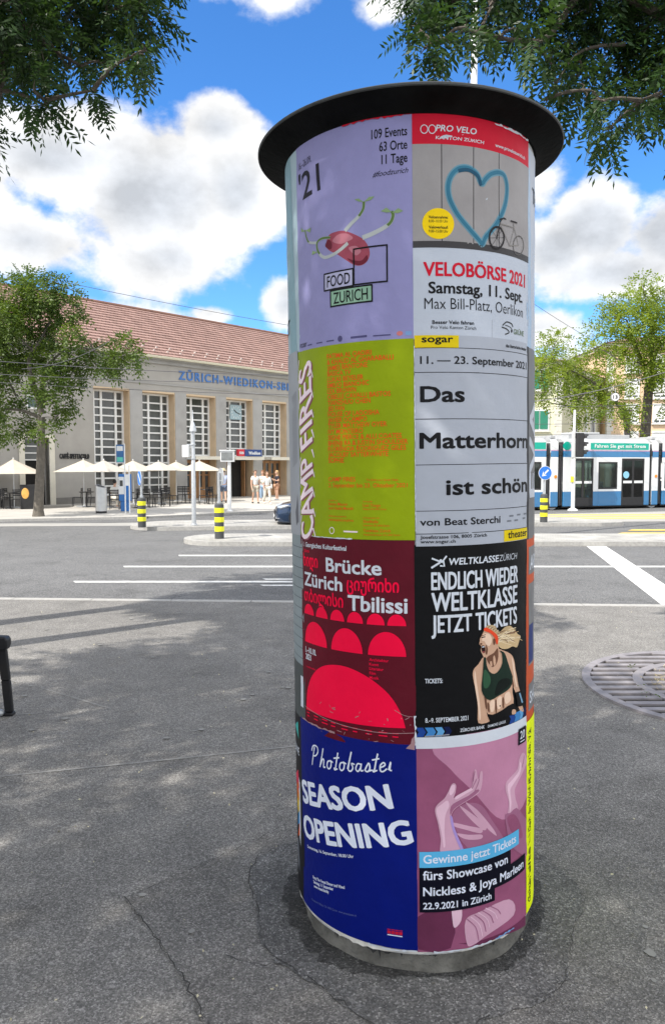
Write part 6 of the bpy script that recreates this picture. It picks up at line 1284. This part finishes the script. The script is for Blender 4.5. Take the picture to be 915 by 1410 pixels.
# ------------------------------------------------------------------ people
def skin(name, joints, edges, m, parent, sub=1, root=0):
    names = list(joints); idx = {n: i for i, n in enumerate(names)}
    me = bpy.data.meshes.new(name); me.from_pydata([joints[n][0] for n in names], [(idx[a], idx[c]) for a, c in edges], []); me.materials.append(m)
    o = bpy.data.objects.new(name, me); COL.objects.link(o); o.parent = parent
    o.modifiers.new('skin', 'SKIN').use_smooth_shade = True
    for i, n in enumerate(names):
        r = joints[n][1]; me.skin_vertices[0].data[i].radius = r if isinstance(r, tuple) else (r, r)
        me.skin_vertices[0].data[i].use_root = (i == root)
    sb = o.modifiers.new('subdivision', 'SUBSURF'); sb.levels = sub; sb.render_levels = sub
    return o
def person(p, rz, hgt, label, top, bottom, hair, shoe, pose, sleeves='short', legs='short', hat=None, longhair=False, bag=None):
    root = thing('person', tuple(p), label, 'person', rz); k = hgt / 1.72; root.scale = (k, k, k)
    seated = pose == 'sit'; hz = .50 if seated else .93; ly = 0
    J = {'pelvis': ((0, 0, hz), (.125, .10)), 'waist': ((0, .0, hz + .17), (.115, .085)), 'chest': ((0, .01, hz + .37), (.135, .10)), 'neckbase': ((0, .015, hz + .52), (.07, .06)), 'neck': ((0, -.005, hz + .59), .046),
         'jaw': ((0, -.03, hz + .65), (.058, .068)), 'head': ((0, -.012, hz + .735), (.072, .09)), 'crown': ((0, 0, hz + .80), (.05, .06)), 'nose': ((0, -.115, hz + .69), .012)}
    E_ = [('pelvis', 'waist'), ('waist', 'chest'), ('chest', 'neckbase'), ('neckbase', 'neck'), ('neck', 'jaw'), ('jaw', 'head'), ('head', 'crown'), ('jaw', 'nose')]
    for s_, sg in (('l', -1), ('r', 1)):
        J['sho' + s_] = ((sg * .165, .015, hz + .46), .055)
        if pose == 'hold': el_, wr, hd = (sg * .23, .0, hz + .20), (sg * .12, -.20, hz + .27), (sg * .07, -.26, hz + .31)
        elif pose == 'walk': el_, wr, hd = (sg * .23, .05 * sg, hz + .18), (sg * .24, -.06 + .1 * sg, hz - .06), (sg * .235, -.09 + .11 * sg, hz - .15)
        elif seated: el_, wr, hd = (sg * .23, -.06, hz + .20), (sg * .14, -.27, hz + .20), (sg * .10, -.35, hz + .22)
        elif pose == 'phone' and sg > 0: el_, wr, hd = (.24, -.02, hz + .20), (.16, -.16, hz + .40), (.12, -.18, hz + .50)
        else: el_, wr, hd = (sg * .22, .02, hz + .18), (sg * .235, -.04, hz - .07), (sg * .23, -.06, hz - .16)
        J['elb' + s_] = (el_, .040); J['wri' + s_] = (wr, .027); J['han' + s_] = (hd, (.034, .018))
        E_ += [('chest', 'sho' + s_), ('sho' + s_, 'elb' + s_), ('elb' + s_, 'wri' + s_), ('wri' + s_, 'han' + s_)]
        dv = (Vector(hd) - Vector(wr)).normalized(); sd_ = Vector((0, 1, 0)) if abs(dv.z) > .7 else Vector((0, 0, 1))
        for q in range(4):
            f = Vector(hd) + dv * (.085 - .012 * abs(q - 1.4)) + sd_ * (.020 * (q - 1.5)) + Vector((0, -.012, 0)); J['f%d%s' % (q, s_)] = (tuple(f), .008); E_.append(('han' + s_, 'f%d%s' % (q, s_)))
        f = Vector(wr) + dv * .06 - sd_ * .055; J['th' + s_] = (tuple(f), .009); E_.append(('wri' + s_, 'th' + s_))
        if seated: hip, kn, an, to = (sg * .10, 0, hz - .01), (sg * .13, -.42, hz + .01), (sg * .14, -.40, .09), (sg * .15, -.58, .04)
        elif pose == 'walk': hip, kn, an, to = (sg * .09, 0, hz - .06), (sg * .095, -.05 - .10 * sg, .50), (sg * .095, .04 - .22 * sg, .10 + (.05 if sg < 0 else 0)), (sg * .11, -.12 - .22 * sg, .04)
        else: hip, kn, an, to = (sg * .09, 0, hz - .06), (sg * .10, -.02, .50), (sg * .105, .03, .09), (sg * .125, -.13, .035)
        J['hip' + s_] = (hip, .085); J['kne' + s_] = (kn, .056); J['ank' + s_] = (an, .040); J['toe' + s_] = (to, (.042, .030))
        E_ += [('pelvis', 'hip' + s_), ('hip' + s_, 'kne' + s_), ('kne' + s_, 'ank' + s_), ('ank' + s_, 'toe' + s_)]
    skin('body', J, E_, M_skin, root, 2)
    def sub(keys, grow, over=None):
        d = {}
        for n in keys:
            c, r = J[n]; r = r if isinstance(r, tuple) else (r, r); g = grow if not isinstance(grow, dict) else grow.get(n, .015); d[n] = (c, (r[0] + g, r[1] + g))
        if over: d.update(over)
        return d, [(a, c) for a, c in E_ if a in d and c in d]
    def at(a, c, f): return tuple(Vector(J[a][0]).lerp(Vector(J[c][0]), f))
    d, e = sub(['waist', 'chest', 'shol', 'shor'], .020, {'hem': ((0, 0, hz - .03), (.155, .125))}); d['slel'] = (at('shol', 'elbl', .62 if sleeves == 'short' else 1.9 / 2), .062); d['sler'] = (at('shor', 'elbr', .62 if sleeves == 'short' else 1.9 / 2), .062)
    d['collar'] = (at('chest', 'neckbase', .8), (.085, .075)); e += [('waist', 'hem'), ('shol', 'slel'), ('shor', 'sler'), ('chest', 'collar')]
    if sleeves == 'none': d.pop('slel'); d.pop('sler'); e = [x for x in e if 'slel' not in x and 'sler' not in x]
    skin('shirt', d, e, top, root, 1, list(d).index('chest'))
    d, e = sub(['pelvis', 'hipl', 'hipr'], .022)
    for s_ in 'lr':
        if legs == 'short': d['cuf' + s_] = (at('hip' + s_, 'kne' + s_, .85), .088); e += [('hip' + s_, 'cuf' + s_)]
        else: d['knf' + s_] = (J['kne' + s_][0], .078); d['cuf' + s_] = (at('kne' + s_, 'ank' + s_, .93), .07); e += [('hip' + s_, 'knf' + s_), ('knf' + s_, 'cuf' + s_)]
    skin('shorts' if legs == 'short' else 'trousers', d, e, bottom, root, 1)
    for s_ in 'lr':
        a, t = Vector(J['ank' + s_][0]), Vector(J['toe' + s_][0]); b = MB(); c = a.lerp(t, .45); dr = (t - a); ang_ = math.atan2(dr.x, -dr.y)
        b.T = Matrix.Translation((c.x, c.y, max(.0, min(a.z, t.z) - .04))) @ Matrix.Rotation(-ang_ * 0, 4, 'Z'); b.sphere((0, 0, .045), (.05, .135, .05), 10, 6); b.build('shoe', shoe, root, True)
    b = MB(); hc = Vector((0, .012, hz + .75)); b.sphere(tuple(hc), (.090, .108, .098), 14, 8)
    b.v = [(x, y, z) if not (y < -.03 and z < hz + .765) else (x, -.03, z) for x, y, z in b.v]
    if longhair: b.sphere((0, .075, hz + .62), (.075, .05, .16), 10, 8)
    b.build('hair', hair, root, True)
    for sg in (-1, 1): b = MB(); b.sphere((sg * .030, -.088, hz + .725), .011, 8, 6); b.build('eye', M_blackm, root); b = MB(); b.sphere((sg * .088, .0, hz + .715), (.012, .022, .032), 8, 6); b.build('ear', M_skin, root, True)
    b = MB(); b.sphere((0, -.098, hz + .652), (.024, .008, .007), 8, 5); b.build('mouth', mat('lips', (.35, .12, .10), .5), root)
    if hat: b = MB(); b.lathe([(0, hz + .90), (.07, hz + .89), (.10, hz + .84), (.105, hz + .80), (.19, hz + .775), (.19, hz + .77), (.09, hz + .79)], 20); b.build('hat', hat, root, True)
    if bag:
        b = MB(); b.box(.18, -.08, hz - .10, .27, .14, hz + .14); b.tube([(.22, -.04, hz + .14), (.17, .0, hz + .52), (.22, .1, hz + .14)], .012, 6); bo = b.build('shoulder_bag', bag, root, bevel=.03)
    return root
def cloth(n, c): return mat('cloth_' + n, c, .85, var=.08, scale=9, bump=.25, bscale=14)
CW, CWH, CLB, CNV, CJN, CBK, CTN = cloth('white', (.72, .71, .68)), cloth('offwhite', (.66, .62, .54)), cloth('pale_blue', (.50, .56, .74)), cloth('navy_check', (.10, .13, .20)), cloth('jeans', (.30, .42, .56)), cloth('black', (.02, .022, .035)), cloth('khaki', (.42, .38, .31))
HB, HBR, HBL, HRD = mat('hair_black', (.012, .010, .009), .5, var=.3), mat('hair_brown', (.10, .055, .03), .5, var=.3), mat('hair_blond', (.42, .28, .13), .5, var=.3), mat('hair_auburn', (.25, .09, .03), .5, var=.3)
SHW, SHB = mat('shoe_white', (.65, .64, .62), .6), mat('shoe_dark', (.05, .045, .04), .6)
person(G(351.5, 693, .08), rad(20), 1.70, 'man in white shirt and khaki shorts walking towards the street', CW, CTN, HBR, SHB, 'walk')
person(G(361.5, 689.5, .08), rad(-15), 1.66, 'woman with auburn hair in pale blue jeans behind the two in white', CWH, CJN, HRD, SHW, 'hold', 'short', 'long', None, True)
person(G(367.5, 694, .08), rad(25), 1.66, 'woman in white blouse and long off white trousers with a shoulder bag', CW, CWH, HBR, SHW, 'walk', 'long', 'long', None, True, CW)
person(G(381, 688.5, .08), rad(-60), 1.66, 'woman with blond hair in black top looking down at her hands', CBK, cloth('rust', (.45, .25, .16)), HBL, SHW, 'hold', 'short', 'short', None, True)
person(G(308, 692, .08), rad(190), 1.74, 'man in pale blue shirt, dark shorts and straw hat behind the grey sign', CLB, CNV, HBR, SHB, 'walk', 'short', 'short', mat('straw_hat', (.55, .45, .28), .8, var=.15, scale=20))
person(G(158.5, 700.5, .08), rad(165), 1.72, 'person in white shirt seated with back to the street', CW, CWH, HB, SHW, 'sit', 'long', 'long')

# ------------------------------------------------------------------ car
M_cb = mat('car_blue', (.012, .035, .085), .22, .5, var=.06, coat=1.0); M_cglass = mat('car_glass', (.01, .012, .014), .05, var=.2, spec=.7)
M_tyre = mat('tyre', (.018, .018, .018), .85); M_lamp = mat('lamp_glass', (.62, .66, .70), .08, .4, var=.2, scale=20)
cf = G(380, 726.5); car = thing('parked_car', (cf.x + 2.05, cf.y + .55, 0), 'dark blue car whose bonnet shows at the left edge of the advertising column', 'car', rad(186))
# local: nose at x = +2.1; stations (x, half width, sill, belt, shoulder z, roof z, roof half width)
stn = [(2.12, .55, .30, .50, .56, .60, .40), (2.05, .72, .22, .52, .66, .70, .52), (1.85, .83, .20, .60, .74, .78, .62), (1.45, .88, .18, .66, .80, .86, .66), (.95, .89, .18, .68, .85, .93, .68), (.80, .89, .18, .70, .87, .97, .66), (.20, .90, .18, .72, .90, 1.38, .58), (-.50, .90, .18, .73, .92, 1.46, .58), (-1.20, .90, .18, .74, .93, 1.42, .57), (-1.75, .88, .22, .74, .95, 1.06, .62), (-2.05, .82, .26, .70, .93, 1.0, .60), (-2.15, .66, .34, .60, .85, .90, .50)]
b = MB(); vs = []; nsec = 10
for x, w, zs, zb, zh, zr, rw in stn:
    half = [(w * .93, zs), (w, (zs + zb) / 2), (w * .99, zb), (w * .94, zh), (rw, zr)]
    vs += [(x, y, z) for y, z in half] + [(x, -y, z) for y, z in reversed(half)]
fs = []; mi = []
for i in range(len(stn) - 1):
    for q in range(nsec):
        a, c = i * nsec + q, i * nsec + (q + 1) % nsec; fs.append((a, c, c + nsec, a + nsec))
        glass = q in (3, 5) and 5 <= i <= 8 or (q == 4 and i in (5, 8)); mi.append(1 if glass else 0)
fs += [tuple(range(nsec - 1, -1, -1)), tuple((len(stn) - 1) * nsec + q for q in range(nsec))]; mi += [0, 0]
b.add(vs, fs); b.mi = mi; body = b.build('body', [M_cb, M_cglass], car, True, ang=50); bs = body.modifiers.new('bevel', 'BEVEL'); bs.width = .04; bs.segments = 2; bs.limit_method = 'ANGLE'; bs.angle_limit = rad(25)
for x in (1.32, -1.30):
    for sg in (-1, 1):
        b = MB(); b.tube([(x, sg * .72, .32), (x, sg * .91, .32)], [.32, .32], 28); w_ = b.build('wheel', M_tyre, car, bevel=.03)
        b = MB(); b.tube([(x, sg * .90, .32), (x, sg * .922, .32)], [.21, .20], 20)
        w2_ = b.build('rim', M_steel, w_)
        b = MB(); b.tube([(x, sg * .70, .36), (x, sg * .895, .36)], .375, 28); b.build('wheel_arch', M_blackm, car)
for sg in (-1, 1):
    b = MB(); b.add([(2.02, sg * .50, .62), (1.93, sg * .76, .66), (1.62, sg * .835, .755), (1.80, sg * .70, .755), (2.0, sg * .52, .70)], [(0, 1, 2, 3, 4)]); 
    b.v = [(x + .035, y * 1.045, z + .012) for x, y, z in b.v]; hl = b.build('headlight', M_lamp, car); sm = hl.modifiers.new('thickness', 'SOLIDIFY'); sm.thickness = .05; sm.offset = 0
    b = MB(); b.sphere((.72, sg * 1.0, .98), (.09, .11, .08), 10, 6); b.build('wing_mirror', M_cb, car, True)
b = MB(); b.box(2.06, -.38, .44, 2.15, .38, .58); b.build('grille', M_blackm, car, bevel=.02)
b = MB(); b.box(2.06, -.60, .24, 2.14, .60, .33); b.build('air_intake', M_blackm, car, bevel=.02)
b = MB(); b.box(2.15, -.26, .345, 2.165, .26, .435); b.build('number_plate', M_white, car)
b = MB(); b.box(1.95, -.74, .33, 2.12, .74, .345); b.build('bumper_trim', M_steel, car, bevel=.005)

# ------------------------------------------------------------------ overhead wires and the hanging stop number
M_wire = mat('wire', (.10, .10, .11), .5, .3, var=.05)
def wire(p, q, sag, label, r=.011, group='overhead wires across the street'):
    p, q = Vector(p), Vector(q); b = MB(); n = 18
    b.tube([p.lerp(q, i / n) - Vector((0, 0, 4 * sag * (i / n) * (1 - i / n))) for i in range(n + 1)], r, 5)
    return tag(b.build('overhead_wire', M_wire), label, 'wire', group)
wire(atY(60, 382, 30), atY(560, 473, 36), .15, 'thin overhead wire crossing in front of the station roof ridge')
wire(atY(-60, 493, 24), atY(400, 517, 27), .08, 'overhead wire running through the left tree crown')
wire(atY(-60, 512, 26), atY(480, 529, 29), .10, 'overhead wire just below the blue station lettering')
wire(atY(-60, 523, 27), atY(480, 545, 30), .10, 'lowest overhead wire crossing the window tops')
wire(atY(715, 405, 32), atY(815, 468, 40), .05, 'overhead wire slanting down into the right trees')
wire(atY(600, 556, 31), atY(960, 497, 27), .55, 'sagging overhead wire from which the round stop number hangs', .016)
wire(atY(600, 560, 33), atY(1000, 553, 34), .1, 'upper contact wire above the tram roof')
wire(atY(600, 583, 33.5), atY(1000, 578, 35), .1, 'middle contact wire above the tram roof')
wire(atY(600, 598, 34), atY(1000, 594, 36), .08, 'lowest contact wire close above the tram roof')
wire(atY(30, 508, 25), atY(150, 470, 27), .2, 'short span wire slanting up through the left tree')
p0 = atY(846.5, 546.5, 28.6); sgn_ = thing('hanging_sign', (p0.x, p0.y, p0.z), 'round white sign hanging from the wire over the tram', 'sign')
b = MB(); b.tube([(0, .02, 0), (0, -.02, 0)], .165, 28); b.build('disc', M_white, sgn_)
b = MB(); n = 28
b.lathe([(.150, -.0), (.168, -.0)], 28); b.v = [(x, -.024, y) for x, y, z in b.v]; b.build('rim', M_blackm, sgn_)
facade_text('number', '13', -.085, -.06, .12, .16, M_blackm, sgn_, y=-.024, ext=.004, bold=.03)
b = MB(); b.tube([(0, 0, .16), (0, 0, .32)], .012, 6); b.build('hanger', M_steel, sgn_)

# gum spots trodden into the pavement, torn strips of older posters
rr = random.Random(12); b = MB()
for k in range(90):
    x, y = rr.uniform(-4.5, 5), 2.5 + 8 * rr.random(); r = rr.uniform(.012, .028); n = 9
    if (Vector((x, y)) - CXY).length < .9: continue
    b.add([(x + r * rr.uniform(.75, 1.2) * math.cos(2 * math.pi * q / n), y + r * rr.uniform(.75, 1.2) * math.sin(2 * math.pi * q / n), .0095) for q in range(n)], [tuple(range(n))])
tag(b.build('gum_spots', mat('old_gum', (.26, .255, .24), .9, var=.2)), 'pale old chewing gum spots on the asphalt', 'gum', None, 'stuff')
p = Poster('torn red and white remnants of older posters at the seams', .0052)
def torn(u0, u1, z, hgt, m, vert=False):
    n = max(5, int((u1 - u0) / .012)); a = [(u0 + (u1 - u0) * k / n, z + rr.uniform(-.15, .6) * hgt) for k in range(n + 1)]; c = [(u0 + (u1 - u0) * k / n, z - rr.uniform(.1, .6) * hgt) for k in range(n + 1)]
    if vert: a = [(z + (y - z), x) for x, y in a]; c = [(z + (y - z), x) for x, y in c]
    vs = a + c; p.tris(vs, [t for k in range(n) for t in ((k, k + 1, n + 2 + k), (k, n + 2 + k, n + 1 + k))], m, 0)
torn(-.32, -.045, 3.432, .018, RED); torn(.30, .54, 3.425, .012, WHITE)
torn(.30, .42, .118, .012, pc('skyb', 130, 170, 220)); torn(-.25, -.05, .120, .010, WHITE); torn(.02, .28, .116, .010, WHITE)
torn(2.60, 3.40, .548, .006, WHITE, True); torn(.98, 1.10, -.047, .010, WHITE, True); torn(1.84, 2.56, -.0395, .004, WHITE, True); torn(.99, 1.75, .532, .005, pc('vermilion', 222, 96, 52, 1.05), True)
torn(-.60, -.30, 1.806, .006, WHITE); torn(-.65, -.40, .985, .010, pc('scuff', 190, 150, 155, 1))
p.build()
